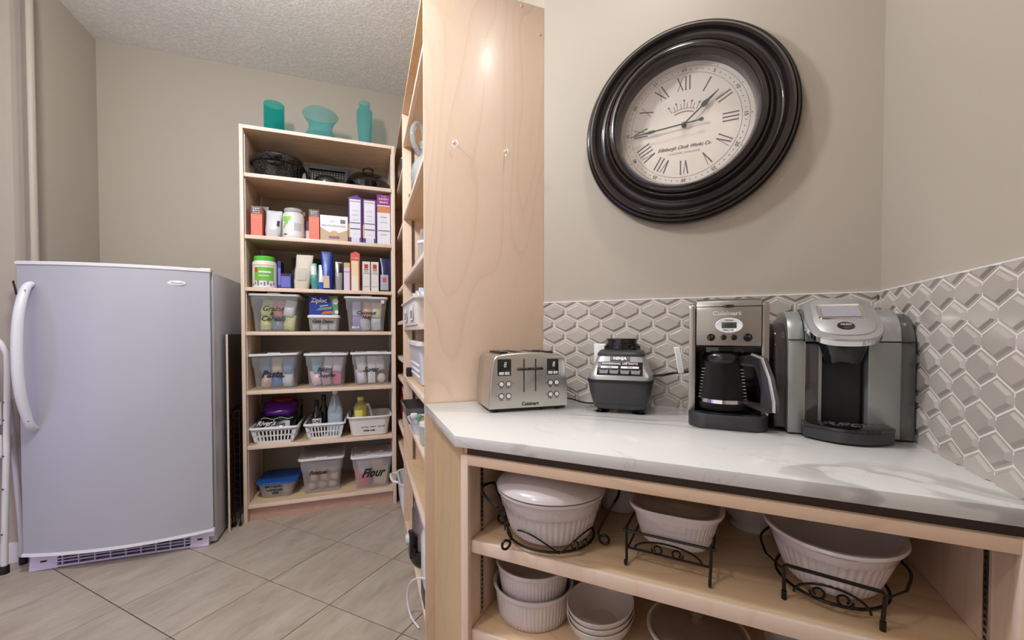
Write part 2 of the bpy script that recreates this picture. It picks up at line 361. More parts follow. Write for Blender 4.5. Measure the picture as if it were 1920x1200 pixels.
def hexwall(parent, u0, u1, uref, ucol, z0, z1, xf, rz):
    global hexme
    g = obj('grout_bed', B(u0, u1, -.0046, 0, z0, z1), TGROUT, parent, smooth=False); g.location = xf; g.rotation_euler = (0, 0, rz)
    for r_ in range(-1, 9):
        z = 1.258 - (r_ - 0) * PZ + 0
        for c in range(-14, 16):
            u = uref + c * PX + (PX / 2 if r_ % 2 else 0)
            if u + HW <= u0 + .004 or u - HW >= u1 - .004 or z + HH <= z0 + .003 or z - HH >= z1 - .003: continue
            full = u - HW >= u0 and u + HW <= u1 and z - HH >= z0 and z + HH <= z1
            if full and hexme:
                o = bpy.data.objects.new('tile', hexme); COL.objects.link(o); o.parent = parent
            else:
                bm = hexbm()
                if not full:
                    for co, no in (((u0 - u, 0, 0), (-1, 0, 0)), ((u1 - u, 0, 0), (1, 0, 0)), ((0, 0, z0 - z), (0, 0, -1)), ((0, 0, z1 - z), (0, 0, 1))):
                        bmesh.ops.bisect_plane(bm, geom=bm.verts[:] + bm.edges[:] + bm.faces[:], plane_co=co, plane_no=no, clear_outer=True)
                    bm.normal_update()
                o = obj('tile', bm, HEX, parent, smooth=False)
                if full: hexme = o.data
            M = Matrix.Rotation(rz, 4, 'Z'); p = M @ Vector((u, 0, z)) + Vector(xf); o.location = p; o.rotation_euler = (0, 0, rz)
hexwall(wb, -.597, XR - .009, -.552, 0, .915, 1.297, (0, YB, 0), 0)
hexwall(wr, -1.552, -.62, -1.385, 0, .915, 1.297, (XR, 0, 0), R(-90))
obj('edge_strip', B(-.597, XR, YB - .006, YB, 1.297, 1.3005), WHPLAS, wb); obj('edge_strip', B(XR - .006, XR, .62, YB, 1.297, 1.3005), WHPLAS, wr)

# ------------------------------------------------------------------ counter and cabinet
ct = bmesh.new(); prism(ct, [(-.5795, .8785), (XR - .001, .8785), (XR - .001, YB - .001), (-.596, YB - .001), (-.936, 1.2227)], .8865, .915)
tag(obj('countertop', ct, QUARTZ, bevel=.002), 'white quartz countertop with grey veins and a clipped left corner', 'countertop')
cab = thing('open_shelf_cabinet', 'birch open-shelf base cabinet under the white quartz countertop', 'cabinet')
CX0, CX1, CY0, CY1 = -.565, .461, .9, 1.548
obj('side_panel', B(CX0, CX0 + .019, CY0 + .003, CY1, 0, .866), WOOD, cab); obj('side_panel', B(CX1 - .026, CX1, CY0 + .003, CY1, 0, .866), WOOD, cab)
obj('back_panel', B(CX0 + .019, CX1 - .026, CY1 - .012, CY1, 0, .866), WOOD, cab)
obj('stile', B(CX0, CX0 + .021, CY0 - .016, CY0 + .003, 0, .866, bev=.001), EDGE, cab); obj('stile', B(CX1 - .027, CX1, CY0 - .016, CY0 + .003, 0, .866, bev=.001), EDGE, cab)
obj('top_rail', B(CX0 + .021, CX1 - .027, CY0 - .016, CY0 + .003, .842, .866, bev=.001), birch('rail_edging', srgb(226, 196, 170), srgb(206, 170, 138), srgb(216, 184, 154), axis='X'), cab)
obj('top_panel', B(CX0, CX1, CY0 + .003, CY1, .866, .880), WOODX, cab)
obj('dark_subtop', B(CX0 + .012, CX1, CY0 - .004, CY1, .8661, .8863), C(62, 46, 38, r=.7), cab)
for z in (.644, .41, .14): 
    obj('shelf', B(CX0 + .02, CX1 - .0265, CY0 + .012, CY1 - .013, z - .03, z, bev=.001), WOODX, cab); obj('shelf_edge', B(CX0 + .021, CX1 - .0275, CY0 - .001, CY0 + .0118, z - .032, z, bev=.0015), EDGE, cab)
fp = PR([tuple(ST(.235, 1.04)[:2]), tuple(ST(.235, 1.527)[:2]), tuple(ST(.252, 1.527)[:2]), tuple(ST(.252, 1.04)[:2])], 0, .8862); obj('filler_panel', fp, birch('olive_birch', srgb(206, 178, 136), srgb(186, 154, 108), srgb(198, 168, 124)), cab)
def standard(parent, x, y, z0, z1, nx, mat=None, ny=0):
    "slotted shelf standard, a thin metal strip with dark slots"
    bm = bmesh.new(); hx = .008 if ny else .0016; hy = .0016 if ny else .008
    box(bm, x - hx, x + hx, y - hy, y + hy, z0, z1); o = obj('shelf_standard', bm, mat or STEEL, parent)
    s = bmesh.new(); z = z0 + .012
    while z < z1 - .01:
        if ny: box(s, x - .003, x + .003, y + ny * .0014, y + ny * .0022, z, z + .006)
        else: box(s, x + nx * .0014, x + nx * .0022, y - .003, y + .003, z, z + .006)
        z += .0125
    q = obj('slot', s, MATBLACK, o, smooth=False); q['kind'] = 'stuff'
standard(cab, CX0 + .0205, .955, .42, .84, 1); standard(cab, CX1 - .0277, .965, .42, .84, -1); standard(cab, CX0 + .0205, 1.45, .42, .84, 1)

# ------------------------------------------------------------------ tall pantry unit with the big end panel
u2 = thing('tall_shelf_unit', 'tall birch shelf unit with a big plain end panel beside the counter', 'shelving', (0, 0, 0), R(45))
F, BK = .203, .683
obj('end_panel', B(F, BK, 1.529, 1.549, 0, 2.478, bev=.001), WOOD, u2)
obj('divider_panel', B(F, BK, 2.446, 2.470, 0, 2.448, bev=.001), WOOD, u2); obj('far_panel', B(F, BK, 3.33, 3.352, 0, 2.448, bev=.001), WOOD, u2)
obj('back_panel', B(BK - .008, BK, 1.55, 3.33, .06, 2.44), WOODY, u2); obj('top_panel', B(F, BK - .009, 1.550, 2.445, 2.43, 2.448), WOODY, u2); obj('top_panel', B(F, BK - .009, 2.471, 3.329, 2.43, 2.448), WOODY, u2)
ZA = [.075, .43, .70, .925, 1.212, 1.485, 1.85, 2.262]; ZB = [.075, .42, .565, .885, 1.015, 1.25, 1.462, 1.83, 2.152]
for (a, b, ZZ) in ((1.5505, 2.445, ZA), (2.471, 3.329, ZB)):
    for z in ZZ:
        obj('shelf', B(F + .022, BK - .009, a, b, z - .019, z), WOODY, u2); obj('shelf_edge', B(F + .004, F + .022, a, b, z - .022, z, bev=.001), EDGE, u2)
    obj('kick_board', B(F + .03, F + .045, a, b, 0, .055), WOODY, u2)
for s_, t_ in ((.26, 2.444), (.60, 2.444)):
    for a, b in zip(ZA, ZA[1:] + [2.43]): standard(u2, s_, t_, a + .004, b - .024, 0, STEELV, ny=-1)
for s_, z in ((.585, 2.462), (.665, 2.37)): 
    bm = LT([(.0001, 0), (.006, .0), (.005, .0035), (.0001, .004)], 12); o = obj('screw_head', bm, C(196, 170, 150), u2); o.location = (s_, 1.529, z); o.rotation_euler = (R(90), 0, 0)
for k, (s_, z) in enumerate(((.314, 1.888), (.516, 1.885))):
    h = sth('cup_hook', ('white screw-in cup hook, left one of the two on the tall end panel', 'white screw-in cup hook, right one of the two on the tall end panel')[k], 'hook', s_, 1.529, z)
    tw = R(35 if k == 0 else 80); pts = [(0, -.0005, 0), (0, -.009, 0), (0, -.016, 0)]
    for a in range(80, -181, -20): pts.append((math.sin(tw) * 0 + .011 * math.cos(R(a)) * math.cos(tw), -.018 - .011 * math.cos(R(a)) * math.sin(tw), -.012 + .012 * math.sin(R(a))))
    obj('hook', TB(pts, .0016, 8, smooth=3), WHPLAS, h); o = obj('collar', LT([(.0001, 0), (.0055, 0), (.0045, .003), (.0001, .0035)], 14), WHPLAS, h); o.rotation_euler = (R(90), 0, 0)

# ------------------------------------------------------------------ bookcase at the end
bk = thing('pantry_bookcase', 'birch bookcase facing the aisle with teal vases on top and seven shelves', 'bookcase', (0, 0, 0), R(45))
S0, S1, T0, T1 = -.716, .190, 2.908, 3.335
obj('side_panel', B(S0, S0 + .02, T0, T1, 0, 2.437, bev=.001), WOOD, bk); obj('side_panel', B(S1 - .022, S1, T0, T1, 0, 2.437, bev=.001), WOOD, bk)
for x in (S0 + .0, S1 - .022): obj('edge_band', B(x, x + (.02 if x == S0 else .022), T0 - .004, T0 - .0003, 0, 2.437, bev=.0008), EDGE, bk)
obj('top_panel', B(S0 + .0205, S1 - .0225, T0, T1, 2.416, 2.437), WOODX, bk); obj('edge_band', B(S0 + .0205, S1 - .0225, T0 - .004, T0 - .0003, 2.416, 2.437), EDGE, bk)
SHZ = [2.151, 1.775, 1.455, 1.183, .816, .475, .108]
for z in SHZ:
    obj('shelf', B(S0 + .0215, S1 - .0235, T0 + .016, T1, z - .018, z), WOODX, bk); obj('shelf_edge', B(S0 + .0215, S1 - .0235, T0 + .002, T0 + .0155, z - .023, z, bev=.001), EDGE, bk)
obj('kick_board', B(S0 + .0205, S1 - .0225, T0 + .03, T0 + .045, 0, .084), KICK, bk)
for s_, nx in ((S0 + .0215, 1), (S1 - .0240, -1)):
    for t_ in (T0 + .035, T1 - .05):
        zz = sorted(SHZ); 
        for a, b in zip(zz, zz[1:] + [2.416]): standard(bk, s_, t_, a + .003, b - .026, nx, WHPLAS if t_ < 3 else STEEL)
# ------------------------------------------------------------------ clock
ck = thing('wall_clock', 'large round dark-framed wall clock with cream roman-numeral dial above the counter', 'clock', (-.077, YB, 1.893))
prof = [(.214, -.002), (.330, -.002), (.338, .008), (.340, .016), (.336, .020), (.333, .019), (.331, .026), (.325, .028), (.321, .026), (.319, .034), (.309, .040), (.300, .039), (.296, .034), (.292, .030), (.283, .027), (.272, .027), (.263, .031), (.259, .038), (.257, .046), (.251, .049), (.247, .046), (.245, .050), (.238, .058), (.228, .060), (.221, .055), (.217, .045), (.215, .040), (.214, .030), (.214, -.002)]
fb = bmesh.new(); rings = [[(r * math.cos(2 * PI * i / 96), -z * 1.45 - .002 if z > 0 else -.001, r * math.sin(2 * PI * i / 96)) for i in range(96)] for r, z in prof]; loft(fb, rings, False, False)
obj('frame', fb, CLOCKWOOD, ck, ang=50)
def disc(r, y, n=64, th=.001): return PR([(r * math.cos(2 * PI * i / n), r * math.sin(2 * PI * i / n)) for i in range(n)], y - th, y, 'Y')
dl = obj('dial', disc(.2139, -.014), DIAL, ck, smooth=False)
for rr_ in (.199, .176): 
    bm = bmesh.new(); loft(bm, [[(q * math.cos(2 * PI * i / 72), y, q * math.sin(2 * PI * i / 72)) for i in range(72)] for q, y in ((rr_, -.0155), (rr_, -.0158), (rr_ + .0006, -.0158), (rr_ + .0006, -.0155))], False, False); obj('minute_ring', bm, INK, dl)
def bar(bm, x0, y0, x1, y1, w_, ang, zz=-.0160):
    d = Vector((x1 - x0, y1 - y0)); n = Vector((-d.y, d.x)).normalized() * w_ / 2; P = [Vector((x0, y0)) + n, Vector((x0, y0)) - n, Vector((x1, y1)) - n, Vector((x1, y1)) + n]
    c, s = math.cos(ang), math.sin(ang); prism(bm, [(p.x * c + p.y * s, -p.x * s + p.y * c) for p in P], zz, zz + .0006, 'Y')
NUM = {1: 'I', 2: 'II', 3: 'III', 4: 'IV', 5: 'V', 6: 'VI', 7: 'VII', 8: 'VIII', 9: 'IX', 10: 'X', 11: 'XI', 12: 'XII'}
for h, t_ in NUM.items():
    bm = bmesh.new(); wd = {'I': .0125, 'V': .02, 'X': .023}; W = sum(wd[c] for c in t_); x = -W / 2; a = 2 * PI * h / 12; r0, r1 = .120, .166
    for c in t_:
        ww = wd[c]; m = x + ww / 2
        if c == 'I': bar(bm, m, r0, m, r1, .0032, a); bar(bm, m - .0035, r0, m + .0035, r0, .0008, a); bar(bm, m - .0035, r1, m + .0035, r1, .0008, a)
        elif c == 'V': bar(bm, m, r0, m - .007, r1, .0034, a); bar(bm, m, r0, m + .007, r1, .0011, a, -.0163)
        else: bar(bm, m + .0085, r0, m - .0085, r1, .0034, a); bar(bm, m - .0085, r0, m + .0085, r1, .0011, a, -.0163)
        x += ww
    obj('numeral', bm, INK, dl, smooth=False)
bm = bmesh.new()
for i in range(60):
    a = 2 * PI * i / 60; rr_ = .1875 if i % 5 else .2045; q = .0016
    prism(bm, [(rr_ * math.sin(a) + q * math.cos(k * PI / 3), rr_ * math.cos(a) + q * math.sin(k * PI / 3)) for k in range(6)], -.0160, -.0155, 'Y')
o = obj('minute_dots', bm, INK, dl, smooth=False)
for i in range(12):
    a = 2 * PI * (i + 1) / 12; text(str(5 * (i + 1)), .0165, INK, dl, (.1875 * math.sin(a), -.0158, .1875 * math.cos(a)), rot=(R(90), a, 0), name='minute_numeral', ext=.0002)
text('Edinburgh Clock Works Co.', .0175, INK, dl, (0, -.0158, -.073), shear=.55, name='lettering', ext=.0002, sx=.84)
text('LONDON, ENGLAND', .0085, C(150, 142, 136), dl, (0, -.0158, -.092), ext=.0002, space=1.35)
bm = bmesh.new()   # engraved crown
for i in range(10): 
    a = R(-24 + 4.8 * i); b = R(-24 + 4.8 * (i + 1)); bar(bm, .075 * math.sin(a), .048 - .075 + .075 * math.cos(a), .075 * math.sin(b), -.027 + .075 * math.cos(b), .0035, 0)
    bar(bm, .085 * math.sin(a), -.027 + .085 * math.cos(a), .085 * math.sin(b), -.027 + .085 * math.cos(b), .0012, 0)
for a, l in ((-27, .112), (-19, .104), (-13.5, .112), (-6, .104), (0, .116), (6, .104), (13.5, .112), (19, .104), (27, .112)):
    a = R(a); bar(bm, .085 * math.sin(a), -.027 + .085 * math.cos(a), l * math.sin(a), -.027 + l * math.cos(a), .0014, 0, -.0161)
    if l > .11: 
        for d_ in (-.003, .003): bar(bm, l * .96 * math.sin(a) + d_, -.027 + l * .96 * math.cos(a), l * .96 * math.sin(a) - d_, -.027 + l * .96 * math.cos(a) + .001, .002, 0, -.0163)
obj('crown_emblem', bm, C(140, 132, 126), dl, smooth=False)
def hand(name, L, ang, tail, y, wd):
    P = [(-.0022, -tail * .72), (-.005, -tail * .80), (-.007, -tail * .9), (0, -tail), (.007, -tail * .9), (.005, -tail * .80), (.0022, -tail * .72)] if tail else [(-.0025, 0), (.0025, 0)]
    P = P + [(.0022, L * .50), (wd * .9, L * .56), (wd, L * .62), (wd * .45, L * .72), (.001, L), (-.001, L), (-wd * .45, L * .72), (-wd, L * .62), (-wd * .9, L * .56), (-.0022, L * .50)]
    c, s = math.cos(ang), math.sin(ang); return obj(name, PR([(p[0] * c + p[1] * s, -p[0] * s + p[1] * c) for p in P], y - .0015, y, 'Y'), DKHAND, ck, smooth=False)
hand('hour_hand', .142, R(49), 0, -.024, .0085); hand('minute_hand', .178, R(266), .064, -.028, .0055)
o = obj('hub', LT([(.0001, 0), (.008, 0), (.008, .012), (.005, .015), (.0001, .016)], 20), DKHAND, ck); o.location = (0, -.0155, 0); o.rotation_euler = (R(90), 0, 0)
gm = glass('clock_glass', (1, 1, 1, 1), .0, .01, .5); obj('glass', disc(.2138, -.048), gm, ck, smooth=False)

# ------------------------------------------------------------------ toaster
tz = .915
ts = thing('toaster', 'brushed steel four-slice toaster beside the wooden end panel', 'toaster', (-.638, 1.169, tz), R(43))
tp = [(0, .012), (.282, .012), (.2805, .05), (.272, .15), (.266, .176), (.256, .186), (.235, .191), (.19, .195), (.141, .197), (.092, .195), (.047, .191), (.026, .186), (.016, .176), (.010, .15), (.0015, .05)]
bm = bmesh.new(); cxx = .141
def tl(y, k, dz): return [(cxx + (x - cxx) * k, y, .012 + (z - .012) * k * dz) for x, z in tp]
loft(bm, [tl(.004, .965, .985), tl(0, .985, .992), tl(.003, .995, .998), tl(.008, 1, 1), tl(.192, 1, 1), tl(.198, .985, .99), tl(.2, .96, .98)])
# rebuild with flat face first
bm.free(); bm = bmesh.new(); loft(bm, [tl(.0, .982, .988), tl(.0015, .992, .995), tl(.006, 1, 1), tl(.194, 1, 1), tl(.2, .98, .985)])
obj('body', bm, STEEL, ts, ang=40)
obj('base', B(.008, .274, .006, .194, .004, .013, bev=.002), MATBLACK, ts)
for x in (.03, .252):
    for y in (.025, .175): o = obj('foot', LT([(.0001, 0), (.009, 0), (.009, .005), (.0001, .005)], 14), MATBLACK, ts); o.location = (x, y, 0)
for x in (.045, .095, .16, .21): obj('bread_slot', B(x, x + .028, .03, .165, .1895 if x in (.045, .21) else .1925, .1972), MATBLACK, ts)
for x in (.1206, .1622):
    obj('lever_slot', B(x - .0022, x + .0022, -.0006, .003, .064, .175, bev=.0005), GLOSSBLK, ts)
    lv = bmesh.new(); loft(lv, [rr(x, -.008, .044, .014, .006, .1375, 4), rr(x, -.010, .046, .018, .008, .1395, 4), rr(x, -.010, .046, .018, .008, .144, 4), rr(x, -.009, .042, .014, .006, .1465, 4)]); obj('lever', lv, BLACK, ts)
for x0, x1, z0, z1, ch in ((.0285, .0755, .120, .1755, '8'), (.2042, .2455, .1187, .174, '8')):
    d_ = obj('control_display', B(x0, x1, -.0012, .001, z0, z1, bev=.0006), GLOSSBLK, ts); xm = (x0 + x1) / 2
    text(ch, .026, WHITE, d_, (xm + .002, -.0016, z0 + .036), shear=.15, sx=.75, name='digit')
    for sg in (-1, 1): obj('push_button', B(xm + sg * .0095 - .0078, xm + sg * .0095 + .0078, -.003, 0, z0 + .004, z0 + .013, bev=.0012), WHPLAS, d_)
    text('-', .009, INK, d_, (xm - .0095, -.0034, z0 + .009)); text('+', .009, INK, d_, (xm + .0095, -.0034, z0 + .009))
LBL = ['Bagel', 'Defrost', 'Reheat', 'Cancel']
for k, (x, z) in enumerate([(.0417, .0934), (.0664, .0934), (.0417, .0538), (.0664, .0534), (.2158, .0929), (.238, .093), (.2159, .0528), (.2385, .0535)]):
    b_ = obj('round_button', LT([(.0001, 0), (.0098, 0), (.0102, .0012), (.0094, .0024), (.0086, .0022), (.0084, .0016), (.0001, .0016)], 28), C(58, 58, 60, r=.3), ts); b_.location = (x, 0, z); b_.rotation_euler = (R(90), 0, 0)
    o = obj('button_cap', LT([(.0001, .0008), (.0074, .0008), (.0070, .0034), (.0001, .0038)], 24), WHPLAS, b_)
    text(LBL[k % 4], .0055, INK, ts, (x, -.0006, z - .0128))
for x, z in ((.0265, .0934), (.083, .0934), (.0265, .0538), (.2005, .0925), (.2005, .0528)): o = obj('indicator', B(x - .0012, x + .0012, -.0008, .0005, z - .0012, z + .0012), MATBLACK, ts)
text('Cuisinart', .0165, MATBLACK, ts, (.143, -.0007, .0245), name='maker_name', off=.0004)
o = obj('power_cord', TB([(-.50, 1.49, .93), (-.46, 1.50, .925), (-.42, 1.49, .919), (-.38, 1.485, .9185), (-.31, 1.535, .919)], .0028, 8, smooth=6), CORD)
tag(o, 'thin black power cord lying on the counter between toaster and blender base', 'cord')

# ------------------------------------------------------------------ blender base
bl = thing('blender_base', 'dark grey blender motor base without its jug, with silver control face', 'blender', (-.262, 1.425, tz), R(6))
def bl_l(z, wx, wy, r, cy=0): return rr(0, cy, wx, wy, r, z, 5)
obj('lower_housing', loft(bmesh.new(), [bl_l(.012, .160, .150, .03), bl_l(.016, .170, .160, .034), bl_l(.030, .174, .164, .034), bl_l(.0315, .178, .168, .034), bl_l(.07, .198, .184, .036), bl_l(.100, .208, .190, .038), bl_l(.103, .206, .188, .038)]), GUN, bl)
obj('seam_band', loft(bmesh.new(), [bl_l(.1025, .212, .194, .038), bl_l(.110, .212, .194, .038)]), MATBLACK, bl)
obj('upper_housing', loft(bmesh.new(), [bl_l(.110, .206, .186, .036), bl_l(.122, .206, .184, .036, .001), bl_l(.140, .188, .170, .034, .006), bl_l(.178, .158, .148, .030, .014), bl_l(.186, .152, .142, .03, .016)]), SILVER, bl)
obj('shoulder', loft(bmesh.new(), [bl_l(.186, .156, .146, .03, .016), bl_l(.193, .154, .144, .03, .016), bl_l(.203, .140, .128, .03, .018), bl_l(.205, .12, .11, .03, .018)]), GUN, bl)
obj('side_rib', loft(bmesh.new(), [rr(.072, .03, .052, .12, .02, .09), rr(.072, .03, .056, .12, .02, .12), rr(.060, .03, .048, .10, .02, .165), rr(.05, .03, .04, .08, .02, .195)]), GUN, bl)
o = obj('jug_collar', LT([(.050, 0), (.058, 0), (.058, .008), (.052, .009), (.052, .016), (.056, .017), (.056, .022), (.050, .024), (.050, .034), (.054, .035), (.054, .039), (.044, .039), (.044, 0)], 40), BLACK, bl); o.location = (0, .018, .203)
o = obj('drive_socket', LT([(.0001, 0), (.043, 0), (.043, .02), (.02, .024), (.0001, .024)], 24), MATBLACK, bl); o.location = (0, .018, .205)
for a in range(0, 360, 60): o = obj('collar_lug', B(.05, .060, -.012, .012, .204, .2185, bev=.002), BLACK, bl); o.location = (0, .018, 0); o.rotation_euler = (0, 0, R(a + 15))

tilt = math.atan2(.035, .060); cp = obj('control_panel', B(-.072, .072, -.0022, .001, -.024, .024, bev=.0009), GLOSSBLK, bl); cp.location = (0, -.0755 - .0015, .1455); cp.rotation_euler = (-tilt, 0, 0)
text('PROFESSIONAL 1500 WATTS', .0088, WHITE, cp, (0, -.0028, .0165), off=.0002)
for x, s_ in ((-.032, 'PULSE'), (.032, 'DRINKS')): 
    k_ = obj('selector_button', B(x - .028, x + .028, -.0036, -.0015, .0, .0078, bev=.0008), WHPLAS, cp); text(s_, .005, INK, k_, (x, -.0039, .0039))
for x in (-.05, -.017, .017, .05):
    k_ = obj('speed_button', loft(bmesh.new(), [[(x + q * m, y, -.012 + p * m) for q, p in ((-.015, .0075), (-.013, -.0075), (.013, -.0075), (.015, .0075), (.004, .0045), (0, .0065), (-.004, .0045))] for y, m in ((-.0015, 1), (-.0034, .96))]), C(120, 122, 126), cp)
nb = obj('name_badge', B(-.032, .032, -.001, .001, -.0075, .0075, bev=.0004), C(96, 98, 102, r=.6), bl); nb.location = (0, -.0622, .1775); nb.rotation_euler = (-tilt, 0, 0)
text('NINJA', .014, WHITE, nb, (0, -.0014, 0), off=.0006, sx=1.1, name='maker_name')
for x, y in ((-.06, -.055), (.06, -.055), (-.06, .055), (.06, .055)): o = obj('suction_foot', LT([(.0001, 0), (.023, 0), (.0245, .0015), (.014, .005), (.010, .013), (.0001, .014)], 24), BLACK, bl); o.location = (x, y, 0)
o = obj('power_cord', TB([(-.158, 1.43, 1.035), (-.13, 1.44, 1.037), (-.10, 1.47, 1.042), (-.06, 1.47, 1.048), (-.03, 1.50, 1.05), (.02, 1.53, 1.06)], .0042, 8, smooth=6), CORD); tag(o, 'black power cord running right from the blender base behind the coffee maker', 'cord')
tg = thing('cord_tag', 'white paper care tag clipped on the blender cord', 'tag', (-.082, 1.462, 1.086), R(4), ry=R(-10))
obj('paper', B(-.0085, .0085, -.001, .001, -.042, .045, bev=.0003), WHITE, tg)
bm = bmesh.new()
for r_ in range(16): box(bm, -.006, .006, -.0013, -.0010, -.037 + r_ * .005, -.0358 + r_ * .005)
obj('fine_print', bm, C(120, 120, 124), tg, smooth=False)
op = thing('outlet_plate', 'white wall outlet plate half hidden behind the blender base', 'outlet', (-.352, YB - .0095, 1.10))
obj('cover_plate', B(-.036, .036, -.004, 0, -.058, .036, bev=.0015), WHPLAS, op); obj('socket', B(-.017, .017, -.0055, -.0035, -.052, .03, bev=.001), C(222, 220, 214), op)

# ------------------------------------------------------------------ coffee maker
cm = thing('coffee_maker', 'brushed steel drip coffee maker with black base and glass carafe', 'coffee maker', (.053, 1.245, tz))
obj('base', loft(bmesh.new(), [rr(0, .125, .192, .262, .045, .0, 6), rr(0, .125, .196, .266, .046, .003, 6), rr(0, .125, .197, .266, .046, .036, 6), rr(0, .125, .193, .262, .044, .040, 6)]), GUN, cm)
obj('warming_plate', LT([(.0001, 0), (.068, 0), (.07, .002), (.07, .004), (.0001, .004)], 40, -.010, .068, z0=.040), BLACK, cm)
obj('back_housing', B(-.0945, .0945, .165, .255, .04, .340, bev=.004), GLOSSBLK, cm)
for sx in (-1, 1):
    q = bmesh.new(); prism(q, [(.036, .040), (.25, .040), (.25, .335), (.235, .345), (.050, .345), (.040, .341), (.036, .330)], sx * .0985, sx * .0815, 'X'); obj('side_column', q, STEELV, cm, bevel=.0012)
obj('brew_housing', B(-.0795, .0795, .028, .165, .222, .331, bev=.001), GLOSSBLK, cm)
hf = bmesh.new(); prism(hf, [(.016, .228), (.03, .228), (.045, .352), (.24, .352), (.24, .3565), (.040, .3565), (.027, .350), (.020, .335), (.0165, .318)], -.0785, .0785, 'X'); obj('brew_head', hf, STEELV, cm, bevel=.0006)
obj('lid_seam', B(-.0788, .0788, .0185, .024, .3345, .3358), MATBLACK, cm)
o = obj('finger_notch', LT([(.0001, -.004), (.012, -.003), (.0145, 0), (.012, .003), (.0001, .004)], 20, sy=.5), GLOSSBLK, cm); o.location = (0, .0195, .3365); o.scale = (1, .8, .9)
text('Cuisinart', .0165, C(206, 202, 198, r=.3), cm, (-.004, .0172, .316), rot=(R(86), 0, 0), name='maker_name', ext=.0008, sx=1.15, off=.0004)
ov = obj('clock_bezel', loft(bmesh.new(), [[(k * .0335 * math.cos(2 * PI * i / 48), y, k * .0205 * math.sin(2 * PI * i / 48)) for i in range(48)] for k, y in ((1, 0), (1, -.003), (.95, -.0042), (.90, -.0038))]), WHPLAS, cm); ov.location = (.002, .0172, .283)
sc_ = obj('screen', B(-.018, .018, -.0048, -.003, -.0075, .0085, bev=.001), C(70, 78, 70, r=.2), ov); text('0:07', .012, C(38, 42, 38), sc_, (0, -.0052, .0005), name='digits')
text('PROGRAM', .0042, INK, ov, (0, -.0044, .0135)); text('HOUR', .004, INK, ov, (-.0085, -.0044, -.0125)); text('MIN', .004, INK, ov, (.0075, -.0044, -.0125)); obj('divider', B(-.0003, .0003, -.0045, -.0035, -.019, -.008), INK, ov)
am = bpy.data.materials.new('amber_led'); am.use_nodes = True; am.node_tree.nodes['Principled BSDF'].inputs['Emission Color'].default_value = (1, .35, .1, 1); am.node_tree.nodes['Principled BSDF'].inputs['Emission Strength'].default_value = 2
obj('indicator_lamp', B(.013, .0155, -.0048, -.0035, -.0135, -.0115), am, ov)
for x, r_, nm in ((-.042, .0105, 'AUTO OFF'), (-.011, .0078, '1-4'), (.0145, .0078, 'CLEAN'), (.047, .0112, 'CARAFE TEMP')):
    k_ = obj('control_knob', LT([(.0001, 0), (r_, 0), (r_, .004), (r_ * .92, .006), (.0001, .0065)], 28), GLOSSBLK, cm); k_.location = (x, .0168, .250); k_.rotation_euler = (R(90), 0, 0)
    if r_ > .01: k2 = obj('pointer', B(-.0022, .0022, -r_ * .9, r_ * .9, .006, .0095, bev=.0008), BLACK, k_); k2.rotation_euler = (0, 0, R(50)); obj('mark', B(r_ * .35, r_ * .5, -.0008, .0008, .0095, .0099), WHITE, k2)
    text(nm, .0038, INK, cm, (x, .0166, .2345))
cf = thing('glass_carafe', 'glass coffee carafe with steel band and black handle on the coffee maker plate', 'carafe', (.043, 1.313, tz + .0445))
obj('glass_body', LT([(.0001, .001), (.052, .001), (.060, .006), (.0635, .02), (.0625, .035), (.057, .075), (.052, .105), (.049, .125), (.0505, .140), (.0485, .140), (.047, .125), (.050, .105), (.055, .075), (.0605, .035), (.0615, .02), (.058, .008), (.05, .0035), (.0001, .0035)], 48), glass('carafe_glass', srgb(120, 120, 120), .05), cf)
obj('steel_band', LT([(.0622, .024), (.0642, .024), (.0637, .034), (.0618, .034)], 48), CHROME, cf)
obj('lid', LT([(.0001, .132), (.047, .132), (.0515, .141), (.053, .146), (.05, .158), (.046, .162), (.0001, .163)], 40), BLACK, cf)
bm = bmesh.new()
for a in (200, 330):
    for k in range(10): 
        z = .035 + k * .009; r_ = .0625 - (z - .035) * .115; a_ = R(a); box(bm, r_ * math.cos(a_) - .004, r_ * math.cos(a_) + .004, r_ * math.sin(a_) - .0008, r_ * math.sin(a_), z, z + .0012)
obj('cup_marks', bm, WHITE, cf, smooth=False)

hb = bmesh.new(); prism(hb, [(.045, .153), (.082, .160), (.108, .150), (.126, .100), (.138, .040), (.139, .012), (.120, .010), (.060, .022), (.062, .036), (.108, .032), (.110, .060), (.102, .105), (.092, .128), (.060, .128), (.050, .134)], -.009, .009, 'Y'); o = obj('handle', hb, BLACK, cf, bevel=.0015); o.rotation_euler = (0, 0, R(-34))
hb = bmesh.new(); prism(hb, [(.084, .159), (.1085, .150), (.1265, .100), (.1385, .040), (.1395, .014), (.1475, .014), (.1465, .042), (.1345, .102), (.1160, .152), (.085, .164)], -.0095, .0095, 'Y'); o = obj('handle_strip', hb, STEEL, cf, bevel=.0005, label='brushed steel strip along the back of the handle'); o.rotation_euler = (0, 0, R(-34))
o = obj('power_cord', TB([(.154, 1.40, .99), (.162, 1.40, 1.02), (.165, 1.42, 1.06), (.160, 1.45, 1.075), (.156, 1.47, 1.02), (.17, 1.48, .94), (.20, 1.50, .925)], .003, 8, smooth=6), CORD); tag(o, 'black cord looping between the steel coffee maker and the pod brewer', 'cord')
o = obj('power_cord', TB([(.155, 1.33, .922), (.175, 1.325, .922), (.182, 1.345, .926), (.165, 1.36, .921), (.160, 1.38, .925), (.182, 1.40, .92), (.165, 1.44, .92), (.20, 1.52, .93)], .0034, 8, smooth=6), CORD); tag(o, 'bundled black cord lying on the counter right of the coffee maker base', 'cord')

